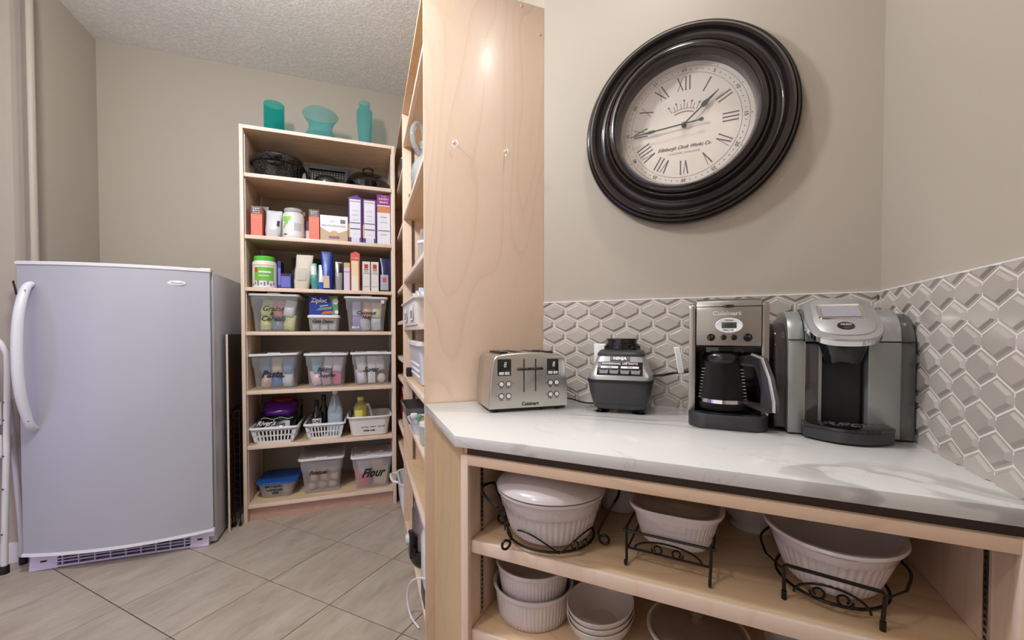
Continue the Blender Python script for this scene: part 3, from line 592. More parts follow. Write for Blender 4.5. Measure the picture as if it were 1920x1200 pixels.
# ------------------------------------------------------------------ pod coffee brewer (world offsets from its base)
kx, ky = .31, 1.33
kb = thing('pod_coffee_brewer', 'grey and silver single-cup pod coffee brewer with touch screen in the counter corner', 'coffee maker', (kx, ky, tz))
def K(name, bm, mat, **k):
    o = obj(name, bm, mat, kb, **k); return o
def sideprof(y0, y1, z0, z1, rf, rb):   # arched side profile (y,z): rounded at top front and top back
    P = [(y0, z0)]
    for k in range(9): a = R(180 - 90 * k / 8); P.append((y0 + rf + rf * math.cos(a), z1 - rf + rf * math.sin(a)))
    for k in range(9): a = R(90 - 90 * k / 8); P.append((y1 - rb + rb * math.cos(a), z1 - rb + rb * math.sin(a)))
    P.append((y1, z0)); return P
# left: glossy smoked water tank side, grey panel, inner smoked window
K('water_tank', PR(sideprof(-.045, .17, .012, .290, .09, .05), -.145, -.118, 'X'), DKGLASS, bevel=.003)
K('tank_core', PR(sideprof(-.035, .16, .014, .280, .09, .05), -.138, -.119, 'X'), C(70, 66, 66, r=.15))
K('grey_side_panel', PR(sideprof(-.062, .165, .004, .322, .105, .04), -.1175, -.083, 'X'), GREY, bevel=.002)
K('panel_seam', B(-.118, -.0825, -.0625, -.056, .245, .2462), MATBLACK)
K('tank_window', PR(sideprof(-.055, .15, .03, .236, .004, .004), -.082, -.052, 'X'), C(66, 62, 62, r=.08, coat=.5), bevel=.0015)
K('tank_cap', PR(sideprof(-.056, .16, .240, .322, .078, .04), -.0815, -.050, 'X'), C(92, 94, 96, r=.12, metal=.3), bevel=.002)
K('inner_trim', B(-.0515, -.044, -.052, .10, .01, .236, bev=.001), GREY)
K('window_frame', B(-.083, -.0805, -.058, -.04, .03, .24), STEEL)
K('dark_core', PR(sideprof(-.03, .165, .012, .318, .10, .04), -.0495, .039, 'X'), MATBLACK)
K('cup_recess', B(-.043, .048, .028, .06, .01, .225), MATBLACK)
# right: grey panel with silver shoulder, dark outer shell
K('grey_front_panel', PR(sideprof(-.05, .16, .006, .240, .002, .002), .049, .111, 'X'), GREY, bevel=.002)
K('silver_shoulder', PR(sideprof(-.05, .16, .2415, .323, .078, .04), .040, .111, 'X'), SILVER, bevel=.002)
K('outer_shell', PR(sideprof(-.043, .165, .004, .312, .085, .05), .112, .140, 'X'), C(98, 98, 98, r=.25, metal=.4), bevel=.003)
K('shell_seam', B(.049, .1405, -.0507, -.04, .2400, .2415), MATBLACK)
# brew head

def lidloop(k, z, y0=-.150, wx=.150, back=.02):
    P = []
    for i in range(25):
        a = R(180 + 180 * i / 24); ca, sa = math.cos(a), math.sin(a); e = .72
        P.append((wx / 2 * k * math.copysign(abs(ca) ** e, ca), -.062 + .080 * k * math.copysign(abs(sa) ** e, sa), z))
    P += [(wx / 2 * k * .93, back * k, z), (wx / 2 * k * .5, back * k + .02, z), (-wx / 2 * k * .5, back * k + .02, z), (-wx / 2 * k * .93, back * k, z)]
    return P
ld = obj('brew_lid', loft(bmesh.new(), [lidloop(.96, -.021), lidloop(1, -.018), lidloop(1.0, -.003), lidloop(.975, 0), lidloop(.78, .0016)]), SILVER, kb, ang=30); ld.location = (-.008, -.022, .330); ld.rotation_euler = (R(36), 0, 0)
o = obj('chrome_rim', loft(bmesh.new(), [lidloop(1.008, -.0185, back=.01), lidloop(1.008, -.0045, back=.01)]), CHROME, ld)
o = obj('face_panel', loft(bmesh.new(), [lidloop(.80, .0012), lidloop(.80, .0030), lidloop(.785, .0036)]), C(178, 178, 178, r=.35, metal=.6), ld)
sf = obj('screen_frame', loft(bmesh.new(), [rr(0, -.030, .096, .064, .007, .0034, 3), rr(0, -.030, .093, .061, .006, .0068, 3), rr(0, -.030, .080, .048, .003, .0050, 3)]), CHROME, ld)
scm = plain('lavender_screen', (150, 146, 156), .08, coat=.5); obj('screen', B(-.038, .038, -.053, -.009, .0052, .0058), scm, sf)
bb = obj('brew_button', LT([(.0001, .003), (.0175, .003), (.0168, .0058), (.010, .0072), (.0001, .0076)], 32, 0, -.091, sy=.86), GLOSSBLK, ld); text('KEURIG', .0064, WHITE, bb, (0, -.090, .0078), rot=(0, 0, 0), name='maker_name', sx=.95)
K('hinge_strip', tube(bmesh.new(), [(-.075, -.012, .245), (-.077, -.005, .278), (-.077, .02, .305), (-.077, .05, .322)], .004, 8, smooth=5), BLACK)
K('pod_holder', loft(bmesh.new(), [rr(-.002, -.035, .072, .07, .03, .186, 5), rr(-.002, -.035, .082, .08, .036, .192, 5), rr(-.002, -.045, .094, .09, .04, .225, 5), rr(-.004, -.045, .100, .09, .04, .240, 5)]), BLACK)
K('head_collar', loft(bmesh.new(), [rr(-.005, -.02, .108, .09, .036, .238, 5), rr(-.005, .0, .118, .09, .044, .285, 5)]), GUN)
def tray(k, z, f=0): 
    P = []
    for i in range(17): x = -.088 + .176 * i / 16; P.append((x * k, -.142 + .050 * (x / .088) ** 2 + f, z))
    return P + [(.088 * k, -.052, z), (-.088 * k, -.052, z)]
K('drip_tray', loft(bmesh.new(), [tray(.97, .003, .004), tray(1, .006), tray(1, .030), tray(.99, .031, .001)]), GUN)
K('tray_top', loft(bmesh.new(), [tray(1.01, .0312, -.001), tray(1.01, .0385, -.001), tray(.985, .0405, .003)]), GLOSSBLK)
gb = bmesh.new()
for i in range(60):
    a = random.random() * 6.28; q = math.sqrt(random.random()); cx_, cy_ = .05 * q * math.cos(a), -.088 + .026 * q * math.sin(a); a2 = random.random() * 3; l_ = .004
    prism(gb, [(cx_ + l_ * math.cos(a2 + j), cy_ + l_ * .5 * math.sin(a2 + j)) for j in (0, 1, 3.1, 4.1)], .0406, .0410)
o = K('tray_grille', gb, C(120, 120, 122), smooth=False); o['kind'] = 'stuff'
K('base_plate', B(-.115, .138, -.04, .16, 0, .012), MATBLACK)

# ------------------------------------------------------------------ crockery in the cabinet
def dish(parent, r0, r1, h, mat=CERAMIC, n=44, sx=1, sy=1, rim=.007, flz=(.10, .72), amp=.012, seg=None, band=False, inner=None, sup=None):
    seg = seg or n * 4
    z0, z1 = flz[0] * h, flz[1] * h
    prof = [(.0001, 0), (r0 * .9, 0), (r0, .004)]
    for k in range(5): z = z0 + (z1 - z0) * k / 4; prof.append((r0 + (r1 - r0) * (z / h) ** .8, z))
    prof += [(r0 + (r1 - r0) * .86, z1 + .004), (r1 * .985, h * .90), (r1 + rim * .6, h - .010), (r1 + rim, h - .005), (r1 + rim * .8, h), (r1 - .001, h), (r1 - .006, h - .008), (r0 - .004 + (r1 - r0) * .5, h * .45), (r0 - .008, .010), (r0 - .02, .006), (.0001, .006)]
    rings = []
    for r, z in prof:
        L = []
        fl_ = z0 <= z <= z1 and r > r0 * .95 and len(rings) < 9
        for i in range(seg):
            a = 2 * PI * i / seg; q = r * (1 + (amp * math.cos(n * a) if fl_ else 0))
            ca, sa = math.cos(a), math.sin(a)
            if sup: ca = math.copysign(abs(ca) ** sup, ca); sa = math.copysign(abs(sa) ** sup, sa)
            L.append((q * sx * ca, q * sy * sa, z))
        rings.append(L)
    o = obj('bowl', loft(bmesh.new(), rings), mat, parent, ang=60)
    if band:
        bm = bmesh.new(); m = 36
        for i in range(m):
            a = 2 * PI * i / m; rr_ = r1 * .975; z = h * .80
            pts = [(rr_ * sx * math.cos(a + d), rr_ * sy * math.sin(a + d), z + q) for d, q in ((0, -.004), (.05, .003), (.10, .004), (.14, -.002))]
            tube(bm, pts, .0014, 5)
        obj('scroll_relief', bm, mat, parent)
    return o
def ringpts(cx, cy, rx, ry, z, n=40, a0=0, a1=360): return [(cx + rx * math.cos(R(a0 + (a1 - a0) * i / n)), cy + ry * math.sin(R(a0 + (a1 - a0) * i / n)), z) for i in range(n if a1 - a0 == 360 else n + 1)]
SZ = .644
def spiral(cx, cy, cz, r, a0, turns, ux, uz=1, n=14, sh=.35):
    "flat spiral in a vertical plane: ux is the unit horizontal direction"
    P = []
    for i in range(n + 1):
        t = i / n; a = R(a0 + 360 * turns * t); q = r * (1 - sh * t); P.append((cx + q * math.cos(a) * ux[0], cy + q * math.cos(a) * ux[1], cz + q * math.sin(a)))
    return P
# round casserole with white lid
d1x, d1y = -.368, 1.012
dh = thing('round_casserole', 'round white casserole with scroll band and smooth white lid, in scrolled wire stand', 'dish', (d1x, d1y, SZ + .018), 0)
dish(dh, .100, .134, .116, n=52, band=True, flz=(.08, .62))
obj('lid', LT([(.0001, .1175), (.139, .1175), (.1425, .1205), (.140, .127), (.130, .135), (.10, .150), (.06, .162), (.0001, .167)], 72), CERAMIC, dh)
ws = thing('wire_stand', 'black wire stand with scroll handles carrying the round white casserole', 'stand', (d1x, d1y, SZ))
obj('base_ring', TB(ringpts(0, 0, .113, .113, .0145), .0032, 8, closed=True), WIRE, ws)
for sg, a in ((-1, 240), (-1, 182), (1, 2), (1, 60)):
    ca, sa = math.cos(R(a)), math.sin(R(a)); u_ = (ca, sa)
    P = spiral(ca * .142, sa * .142, .017, .0135, 150, 1.0, u_)[::-1] if True else []
    P = [(x, y, z) for x, y, z in P] + [(ca * .126, sa * .126, .03), (ca * .138, sa * .138, .06), (ca * .158, sa * .158, .10), (ca * .166, sa * .166, .115)]
    obj('scroll_leg', TB(P, .0032, 8, smooth=3), WIRE, ws)
for sg, a0, a1 in ((-1, 240, 182), (1, 2, 60)):
    P = [((.166 + .014 * math.sin(PI * i / 8)) * math.cos(R(a0 + (a1 - a0) * i / 8)), (.166 + .014 * math.sin(PI * i / 8)) * math.sin(R(a0 + (a1 - a0) * i / 8)), .115 + .012 * math.sin(PI * i / 8)) for i in range(9)]
    obj('handle', TB(P, .0036, 8, smooth=2), WIRE, ws)
for a0 in (248, 300):
    P = []
    for i in range(13):
        t = i / 12; a = a0 + 52 * t; P.append((.119 * math.cos(R(a)), .119 * math.sin(R(a)), .0145 + .040 * math.sin(PI * (t * .62 + (0 if a0 == 300 else .38)))))
    obj('side_scroll', TB(P, .0022, 6, smooth=2), WIRE, ws)
for a, r_ in ((318, .012), (332, .010), (212, .009)):
    u_ = (-math.sin(R(a)), math.cos(R(a))); cx_, cy_ = .121 * math.cos(R(a)), .121 * math.sin(R(a)); obj('curl', TB(spiral(cx_, cy_, .030, r_, -90, 1.1, u_, sh=.5), .002, 6, smooth=2), WIRE, ws)
# square casserole with glass lid in rectangular stand
d2x, d2y = -.062, 1.056
dh = thing('square_casserole', 'squarish white fluted casserole with a clear glass lid in a black wire frame', 'dish', (d2x, d2y, SZ + .041), R(-2))
dish(dh, .071, .098, .092, n=52, sup=.62, amp=.008, flz=(.12, .7))
def sq(r, z, n=96, sup=.62): 
    L = []
    for i in range(n): a = 2 * PI * i / n; ca, sa = math.cos(a), math.sin(a); L.append((r * math.copysign(abs(ca) ** sup, ca), r * math.copysign(abs(sa) ** sup, sa), z))
    return L
o = obj('lid', loft(bmesh.new(), [sq(.088, .0865), sq(.088, .092), sq(.080, .098), sq(.05, .104), sq(.012, .106), sq(.012, .103), sq(.05, .101), sq(.078, .094)], False, False), SMOKE, dh, label='clear glass lid')
obj('lid_knob', LT([(.0001, .103), (.012, .103), (.009, .110), (.012, .118), (.013, .123), (.0001, .126)], 24), SMOKE, dh)
ws = thing('wire_stand', 'rectangular black wire stand holding the squarish casserole, with double scroll front', 'stand', (d2x - .008, d2y + .006, SZ), R(-3))
W2, D2 = .086, .098
obj('lower_frame', TB([(-W2, -D2, .035), (W2, -D2, .035), (W2, D2, .035), (-W2, D2, .035)], .003, 8, closed=True), WIRE, ws)
for y in (-D2 - .004, D2 + .004): obj('top_bar', TB([(-W2 - .012, y, .076), (W2 + .012, y, .076)], .0032, 8), WIRE, ws)
for sx in (-1, 1):
    for sy in (-1, 1):
        obj('leg', TB([(sx * (W2 + .002), sy * (D2 + .004), .084), (sx * (W2 + .002), sy * (D2 + .006), .04), (sx * (W2 + .001), sy * (D2 + .008), .016), (sx * (W2 + .001), sy * (D2 + .014), .004), (sx * (W2 + .001), sy * (D2 + .021), .007), (sx * (W2 + .001), sy * (D2 + .020), .016)], .0032, 8, smooth=4), WIRE, ws)
    obj('side_bar', TB([(sx * (W2 + .006), -D2, .076), (sx * (W2 + .006), D2, .076)], .0028, 8), WIRE, ws)
obj('arch_wire', TB([(W2 * .82 * math.cos(R(180 - 15 * i)), -D2 - .001, .036 + .026 * math.sin(R(15 * i))) for i in range(13)], .0024, 6, smooth=2), WIRE, ws)
for sg in (-1, 1): obj('curl', TB([(sg * (.021 - (x - 0)), y, z) for x, y, z in spiral(0, -D2 - .002, .046, .0125, 180, 1.15, (1, 0), sh=.55)], .0022, 6, smooth=2), WIRE, ws)
# large oval casserole
d3x, d3y = .238, 1.058
dh = thing('oval_casserole', 'large open oval white fluted casserole at the right end of the upper shelf', 'dish', (d3x, d3y, SZ + .024), R(-8))
dish(dh, .080, .124, .112, n=48, sx=.92, sy=1.12, amp=.014, flz=(.10, .70), rim=.009)
ws = thing('wire_stand', 'black wire stand with arched double-scroll front under the large oval casserole', 'stand', (d3x, d3y, SZ), R(-11))
obj('base_ring', TB(ringpts(0, 0, .095, .108, .021), .0032, 8, closed=True), WIRE, ws)
for sy in (-1, 1):
    y = sy * .107
    obj('front_frame' if sy < 0 else 'back_frame', TB([(-.074, y, .002), (-.074, y, .02), (-.074, y * 1.24, .078), (-.070, y * 1.25, .083), (0, y * 1.25, .083), (.070, y * 1.25, .083), (.074, y * 1.24, .078), (.074, y, .02), (.074, y, .002)], .0036, 8), WIRE, ws)
    obj('arch_wire', TB([(.058 * math.cos(R(180 - 15 * i)), y, .022 + .030 * math.sin(R(15 * i))) for i in range(13)], .0024, 6, smooth=2), WIRE, ws)
    for sg in (-1, 1):
        obj('curl', TB([(sg * (.020 - x), yy, z) for x, yy, z in spiral(0, y, .034, .0135, 180, 1.15, (1, 0), sh=.55)], .0024, 6, smooth=2), WIRE, ws)
        obj('tie_wire', TB([(sg * .074, y * 1.2, .070), (sg * .108, y * .72, .070)], .002, 6), WIRE, ws); obj('foot_tip', TB([(sg * .074, y, .018), (sg * .074, y, .001)], .005, 8), WIRE, ws)
for sg in (-1, 1): obj('side_wire', TB([(sg * .108, -.077, .070), (sg * .122, -.02, .072), (sg * .122, .02, .072), (sg * .108, .077, .070)], .0028, 6, smooth=4), WIRE, ws)
# footed bowl behind
dh = thing('footed_bowl', 'white footed bowl in the shadow behind the two casseroles on the right', 'bowl', (.118, 1.30, SZ))
obj('bowl', LT([(.0001, 0), (.052, 0), (.054, .004), (.046, .012), (.05, .018), (.088, .060), (.098, .10), (.100, .112), (.096, .112), (.085, .06), (.046, .024), (.0001, .020)], 64), CERIN, dh)
dh = thing('shallow_bowl', 'white ribbed bowl at the back between the round and the squarish casserole', 'bowl', (-.235, 1.27, SZ))
dish(dh, .055, .085, .105, n=36)
# lower shelf
BZ = .41
for k, (zz, sc, lb) in enumerate(((0, 1.0, 'lower of the two stacked white fluted souffle dishes on the bottom shelf'), (.0585, .945, 'upper white fluted souffle dish nested in a larger one on the bottom shelf'))):
    dh = thing('souffle_dish', lb, 'dish', (-.428, 1.040, BZ + zz), 0, 'stacked white souffle dishes'); dish(dh, .094 * sc if not k else .086, .106 * sc if not k else .099, .088, n=64, amp=.009, flz=(.05, .8), rim=.005)
for k in range(3):
    dh = thing('oval_bowl', ('bottom oval white bowl of the nested stack of three', 'middle oval white bowl of the nested stack of three', 'top oval white bowl of the nested stack of three')[k], 'bowl', (-.236, 1.018, BZ + .014 * k + .0005), R(-10), 'nested oval white bowls')
    obj('bowl', LT([(.0001, 0), (.040, 0), (.043, .004), (.058, .020), (.073, .045), (.0785, .062), (.0795, .066), (.0775, .067), (.0755, .062), (.070, .045), (.055, .022), (.040, .0085), (.0001, .008)], 64, sx=1, sy=1.26), CERIN, dh)
dh = thing('lidded_casserole', 'round white casserole with clear glass knob lid on the bottom shelf', 'dish', (-.014, 1.060, BZ))
dish(dh, .085, .108, .062, n=44, amp=.008)
obj('lid', LT([(.104, .062), (.105, .066), (.100, .068), (.085, .073), (.05, .079), (.012, .081), (.012, .079), (.05, .0765), (.085, .070), (.100, .064)], 64), SMOKE, dh, label='clear glass lid')
obj('lid_knob', LT([(.0001, .080), (.014, .080), (.009, .088), (.012, .095), (.0165, .101), (.015, .106), (.0001, .107)], 28), SMOKE, dh)
dh = thing('square_baking_dish', 'pale grey baking dish at the right end of the bottom shelf', 'dish', (.235, 1.08, BZ), R(5)); 
obj('bowl', loft(bmesh.new(), [rr(0, 0, .17, .15, .03, 0), rr(0, 0, .19, .17, .03, .045), rr(0, 0, .20, .18, .03, .05), rr(0, 0, .18, .16, .025, .048), rr(0, 0, .16, .14, .025, .008)]), C(196, 192, 196), dh)

# ------------------------------------------------------------------ freezer
FS0, FS1, FT = -1.578, -.800, 2.605
fz = sth('upright_freezer', 'white upright freezer with curved door and long bowed handle', 'freezer', 0, 0, 0)
obj('cabinet_shell', B(FS0 + .012, FS1 + .006, 2.690, 3.335, .012, 1.508, bev=.004), ENAMEL, fz)
obj('door_gasket', B(FS0 + .016, FS1 - .004, 2.672, 2.6895, .10, 1.500), C(150, 150, 160, r=.7), fz)
def doorloop(z, k=0, e=0):
    P = []; n = 20
    for i in range(n + 1): u = -1 + 2 * i / n; P.append(((FS0 + FS1) / 2 + u * ((FS1 - FS0) / 2 + e), FT + .062 * u * u - .012 - .004 * 0 - e * 1.0 + k, z))
    return P + [(FS1 + e, 2.6715, z), (FS0 - e, 2.6715, z)]
obj('door', loft(bmesh.new(), [doorloop(.095), doorloop(1.512)]), ENAMEL, fz, ang=25)
obj('door_trim', loft(bmesh.new(), [doorloop(1.505, 0, .004), doorloop(1.517, 0, .005), doorloop(1.522, .006, .001)]), WHPLAS, fz, ang=25); obj('door_trim', loft(bmesh.new(), [doorloop(.082, .005, .001), doorloop(.087, 0, .006), doorloop(.100, 0, .004)]), WHPLAS, fz, ang=25)
hp = [(-1.512, 2.632, 1.412), (-1.512, 2.600, 1.392), (-1.513, 2.575, 1.34), (-1.514, 2.553, 1.26), (-1.515, 2.542, 1.16), (-1.515, 2.540, 1.06), (-1.515, 2.543, .97), (-1.514, 2.555, .88), (-1.513, 2.577, .80), (-1.511, 2.602, .735), (-1.510, 2.632, .712)]
obj('handle', TB(hp, lambda t: .0205 * (.62 + .38 * math.sin(PI * t) ** .6), 16, smooth=5), C(222, 223, 232, r=.3), fz)
for z in (1.375, .76): o = obj('screw_hole', LT([(.0001, 0), (.0035, 0), (.0035, .001), (.0001, .001)], 10), C(120, 118, 124), fz); o.location = (-1.498, 2.567, z); o.rotation_euler = (R(90), 0, 0)
gr = obj('toe_grille', B(FS0 + .010, FS1 - .03, 2.690, 2.702, .004, .082), C(84, 80, 120), fz)
G0, G1 = FS0 + .010, FS1 - .026
for z0, z1 in ((.004, .013), (.0275, .0315), (.043, .047), (.0585, .0625), (.074, .081)): obj('slat', B(G0 + .10, G1 - .08, 2.669, 2.682, z0, z1, bev=.0012), LAVPLAS, gr)
for x0, x1 in ((G0, G0 + .105), (G1 - .085, G1)): obj('end_block', PR([(2.668, .002), (2.695, .002), (2.695, .081), (2.678, .081)], x0, x1, 'X'), LAVPLAS, gr); obj('clip_hole', B((x0 + x1) / 2 - .010, (x0 + x1) / 2 + .012, 2.668, 2.680, .040, .046), MATBLACK, gr)
for i in range(9): x = G0 + .125 + i * (G1 - .085 - G0 - .125) / 8.4; obj('rib', B(x - .0022, x + .0022, 2.6685, 2.683, .005, .08, bev=.001), LAVPLAS, gr)
for x in (FS0 + .08, FS1 - .06): o = obj('levelling_foot', LT([(.0001, 0), (.016, 0), (.016, .008), (.008, .012), (.0001, .013)], 14), MATBLACK, fz); o.location = (x, 2.73, 0)
bm = loft(bmesh.new(), [[(q * math.cos(2 * PI * i / 32), y, p * math.sin(2 * PI * i / 32)) for i in range(32)] for q, p, y in ((.040, .0135, .004), (.039, .0125, -.003), (.036, .0105, -.004))]); o = obj('badge', bm, C(232, 230, 232), fz); o.location = (-.935, 2.6205, 1.436); o.rotation_euler = (0, 0, R(7))
text("Wood's", .017, C(110, 106, 108), o, (0, -.0044, 0), shear=.4, name='maker_name')
obj('hinge_cap', B(FS1 - .045, FS1 + .004, 2.655, 2.70, 1.509, 1.526, bev=.004), WHPLAS, fz); obj('lower_hinge', B(FS1 - .028, FS1 + .002, 2.668, 2.69, .05, .092, bev=.003), LAVPLAS, fz)
kc = sth('black_hook_clip', 'small black clip sticking out beside the top left edge of the freezer', 'clip', FS0 - .006, 2.66, 1.39); obj('clip', TB([(0, 0, -.03), (-.004, 0, 0), (-.010, 0, .03), (-.006, -.004, .034)], .004, 8), MATBLACK, kc); obj('clip_pad', B(-.001, .008, -.006, .006, -.03, -.02), MATBLACK, kc)
# ------------------------------------------------------------------ step ladder at the left edge
ld_ = sth('step_ladder', 'white metal folding step stool with a hoop handle at the left of the freezer', 'ladder', 0, 0, 0)
LP = C(226, 224, 226, r=.35)
def lx(z, b=0): return -1.680 + b + .036 * (z / 1.17)
obj('front_frame', TB([(-1.672, 2.695, .035), (-1.663, 2.690, .25), (-1.644, 2.683, .70), (-1.632, 2.677, 1.02), (-1.640, 2.674, 1.10), (-1.678, 2.672, 1.155), (-1.76, 2.67, 1.185), (-1.87, 2.67, 1.19), (-1.98, 2.67, 1.185), (-2.04, 2.672, 1.155), (-2.07, 2.674, 1.10), (-2.075, 2.677, 1.02), (-2.083, 2.683, .70), (-2.097, 2.690, .25), (-2.104, 2.695, .035)], .0125, 12, smooth=5), LP, ld_)
for x in (-1.652, -2.117):
    sg = 1 if x > -1.9 else -1
    obj('rear_leg', TB([(x, 2.778, .03), (x - sg * .006 + .006, 2.765, .25), (x - sg * .004, 2.72, .85)], .0115, 12), LP, ld_); o = obj('rubber_foot', LT([(.0001, 0), (.0155, 0), (.0155, .036), (.013, .04), (.0001, .04)], 16), MATBLACK, ld_); o.location = (x, 2.778, 0)
for x in (-1.672, -2.104): o = obj('rubber_foot', LT([(.0001, 0), (.017, 0), (.017, .036), (.0145, .04), (.0001, .04)], 16), MATBLACK, ld_); o.location = (x, 2.695, 0)
for z, y in ((.80, 2.664), (.64, 2.664)): obj('step', B(-2.07, -1.655, y, y + .012, z - .065, z + .045, bev=.003), LP, ld_)
for z in (.84, .755, .58, .42, .2): 
    o = obj('rivet', LT([(.0001, 0), (.0045, 0), (.003, .003), (.0001, .0035)], 10), C(80, 80, 84), ld_); o.location = (-1.640 - .03 * (1 - z), 2.671, z); o.rotation_euler = (R(90), 0, 0)
# ------------------------------------------------------------------ board and rack between freezer and bookcase
bd = sth('dark_wood_board', 'dark brown board with a pale raw front edge standing between freezer and bookcase', 'board', -.772, 2.87, .001)
o = obj('panel', B(-.0012, .0085, -.050, .40, 0, 1.165), plain('espresso_board', (52, 32, 26), .22, coat=.5, var=.2), bd, smooth=False); obj('raw_edge', B(-.0012, .0088, -.0535, -.0502, 0, 1.165), EDGE, bd)
rk = sth('wire_rack', 'folded black wire rack standing upright beside the dark brown board', 'rack', -.742, 2.885, 0)
for x in (-.015, .013): 
    obj('upright_frame', TB([(x, 0, .012), (x, 0, .34), (x, 0, .69), (x, .02, .70), (x, .28, .70), (x, .30, .69), (x, .30, .012)], .0032, 8), WIRE, rk)
for k in range(15): z = .05 + .043 * k; obj('rung', TB([(-.015, 0, z + .012), (.013, 0, z)], .0022, 6), WIRE, rk)
for k in range(6): obj('cross_wire', TB([(-.015, .0 + .05 * k, .70), (.013, .0 + .05 * k, .70)], .0022, 6), WIRE, rk)
obj('top_hook', TB([(-.015, -.001, .66), (-.015, -.022, .665), (-.012, -.028, .69), (-.002, -.028, .705), (.012, -.02, .706), (.013, 0, .70)], .003, 8, smooth=3), WIRE, rk)
for x in (-.015, .013): obj('plastic_foot', B(x - .006, x + .006, -.012, .012, 0, .018, bev=.002), MATBLACK, rk)

# ------------------------------------------------------------------ bookcase contents
def carton(label, s0, s1, t, z, h, dp, col, panels=(), texts=(), cat='box', name='food_box', top=None, rz=0, group=None):
    "panels: (x0, x1, z0, z1, colour) in fractions of the front; texts: (string, size, x, z, mat)"
    W = s1 - s0; th = sth(name, label, cat, (s0 + s1) / 2, t, z, rz, group)
    obj('carton', B(-W / 2, W / 2, 0, dp, 0, h, bev=.0008, seg=1), C(*col), th, smooth=False)
    for i, (a, b, c, d, cc) in enumerate(panels): obj('printed_panel', B(-W / 2 + a * W, -W / 2 + b * W, -.0006 - .0002 * i, .0004, c * h, d * h), C(*cc), th, smooth=False)
    for s_, sz, x, zz, m in texts: text(s_, sz, m, th, (x * W, -.0016 - .0001 * len(panels), zz * h))
    if top: obj('open_flap', PR([(-W / 2, h), (W / 2, h), (W * .1, h + top)], .004, .0055, 'Y'), C(*col), th, smooth=False)
    return th
def pillow(w_, d_, h_, seed=0, pinch=.25, n=10, m=12, crum=.07, lean=0):
    rnd = random.Random(seed); loops = []
    for k in range(m + 1):
        f = k / m; e = (math.sin(PI * min(1, .12 + f * .95)) ** .5) if f < .5 else 1
        dd = d_ * (1 - (1 - pinch * .2) * max(0, (f - .35) / .65) ** 1.3) * (.8 + .2 * min(1, f * 5)); ww = w_ * (.86 + .14 * min(1, f * 4)) * (1 - .0 * f)
        L = []
        for i in range(24):
            a = 2 * PI * i / 24; ca, sa = math.cos(a), math.sin(a); q = 1 + crum * (rnd.random() - .5)
            L.append((ww / 2 * math.copysign(abs(ca) ** .55, ca) * q + lean * f, dd / 2 * math.copysign(abs(sa) ** .75, sa) * q, h_ * f + (crum * .1 * h_ * (rnd.random() - .5) if 0 < k < m else 0)))
        loops.append(L)
    return loft(bmesh.new(), loops)
def bag(label, s, t, z, w_, d_, h_, col, seed, panels=(), rz=0, lean=0, mat=None, name='food_bag', pinch=.25, r=.35, texts=()):
    th = sth(name, label, 'bag', s, t, z, rz); o = obj('pouch', pillow(w_, d_, h_, seed, pinch, lean=lean), mat or C(*col, r=r), th, ang=70)
    for i, (x0, x1, z0, z1, cc) in enumerate(panels):
        P = []
        bm = bmesh.new()
        for zz in (z0, (z0 + z1) / 2, z1): 
            dd = d_ * (1 - (1 - pinch * .2) * max(0, (zz - .35) / .65) ** 1.3); P.append([(w_ * (x0 + (x1 - x0) * j / 4) + lean * zz, -dd / 2 * (1 - abs(2 * (x0 + (x1 - x0) * j / 4)) ** 2.6 * .3) * 1.05 - .0014, h_ * zz) for j in range(5)])
        vv = [[bm.verts.new(p) for p in L] for L in P]
        for a, b in zip(vv, vv[1:]):
            for j in range(4): bm.faces.new((a[j], a[j + 1], b[j + 1], b[j]))
        obj('printed_panel', bm, C(*cc, r=r), th)
    for s_, sz, x, zz, m in texts: text(s_, sz, m, th, (x * w_, -d_ / 2 * (1 - max(0, (zz - .35) / .65) ** 1.3 * .9) - .006, zz * h_))
    return th
# top: teal glass
zt = 2.4375
v = sth('teal_vase', 'dark teal glass cylinder vase with a plain round rim, leftmost on the bookcase top', 'vase', -.562, 3.10, zt)
L0, L1 = [], []
def cyl(r, z, sl=0, n=48): return [(r * math.cos(2 * PI * i / n), r * math.sin(2 * PI * i / n), z - sl * math.cos(2 * PI * i / n)) for i in range(n)]
obj('glass_body', loft(bmesh.new(), [cyl(.056, 0), cyl(.060, .004), cyl(.060, .15), cyl(.060, .238), cyl(.0585, .241), cyl(.057, .238), cyl(.057, .012), cyl(.02, .010)]), TEAL, v); obj('glass_base', LT([(.0001, .001), (.054, .001), (.056, .008), (.05, .022), (.0001, .020)], 40), TEAL, v)
v = sth('hourglass_vase', 'pale teal hourglass vase with a wide wavy rim, middle of the three on the bookcase', 'vase', -.283, 3.10, zt)
bm = bmesh.new(); LL = []
for r, z, wv in ((.06, 0, 0), (.092, .006, 0), (.108, .03, 0), (.104, .06, 0), (.080, .105, 0), (.072, .13, 0), (.078, .16, .002), (.098, .195, .010), (.112, .218, .018), (.113, .222, .018), (.110, .218, .018), (.094, .195, .010), (.075, .16, .002), (.069, .13, 0), (.077, .105, 0), (.101, .06, 0), (.105, .03, 0), (.09, .010, 0), (.02, .006, 0)):
    LL.append([(r * math.cos(2 * PI * i / 56), r * math.sin(2 * PI * i / 56), z - wv * .35 * math.cos(4 * PI * i / 56)) for i in range(56)])
obj('glass_body', loft(bm, LL), TEAL2, v)
v = sth('teal_bottle', 'tall slim pale teal glass bottle, rightmost of the three vases on the bookcase', 'vase', .000, 3.10, zt)
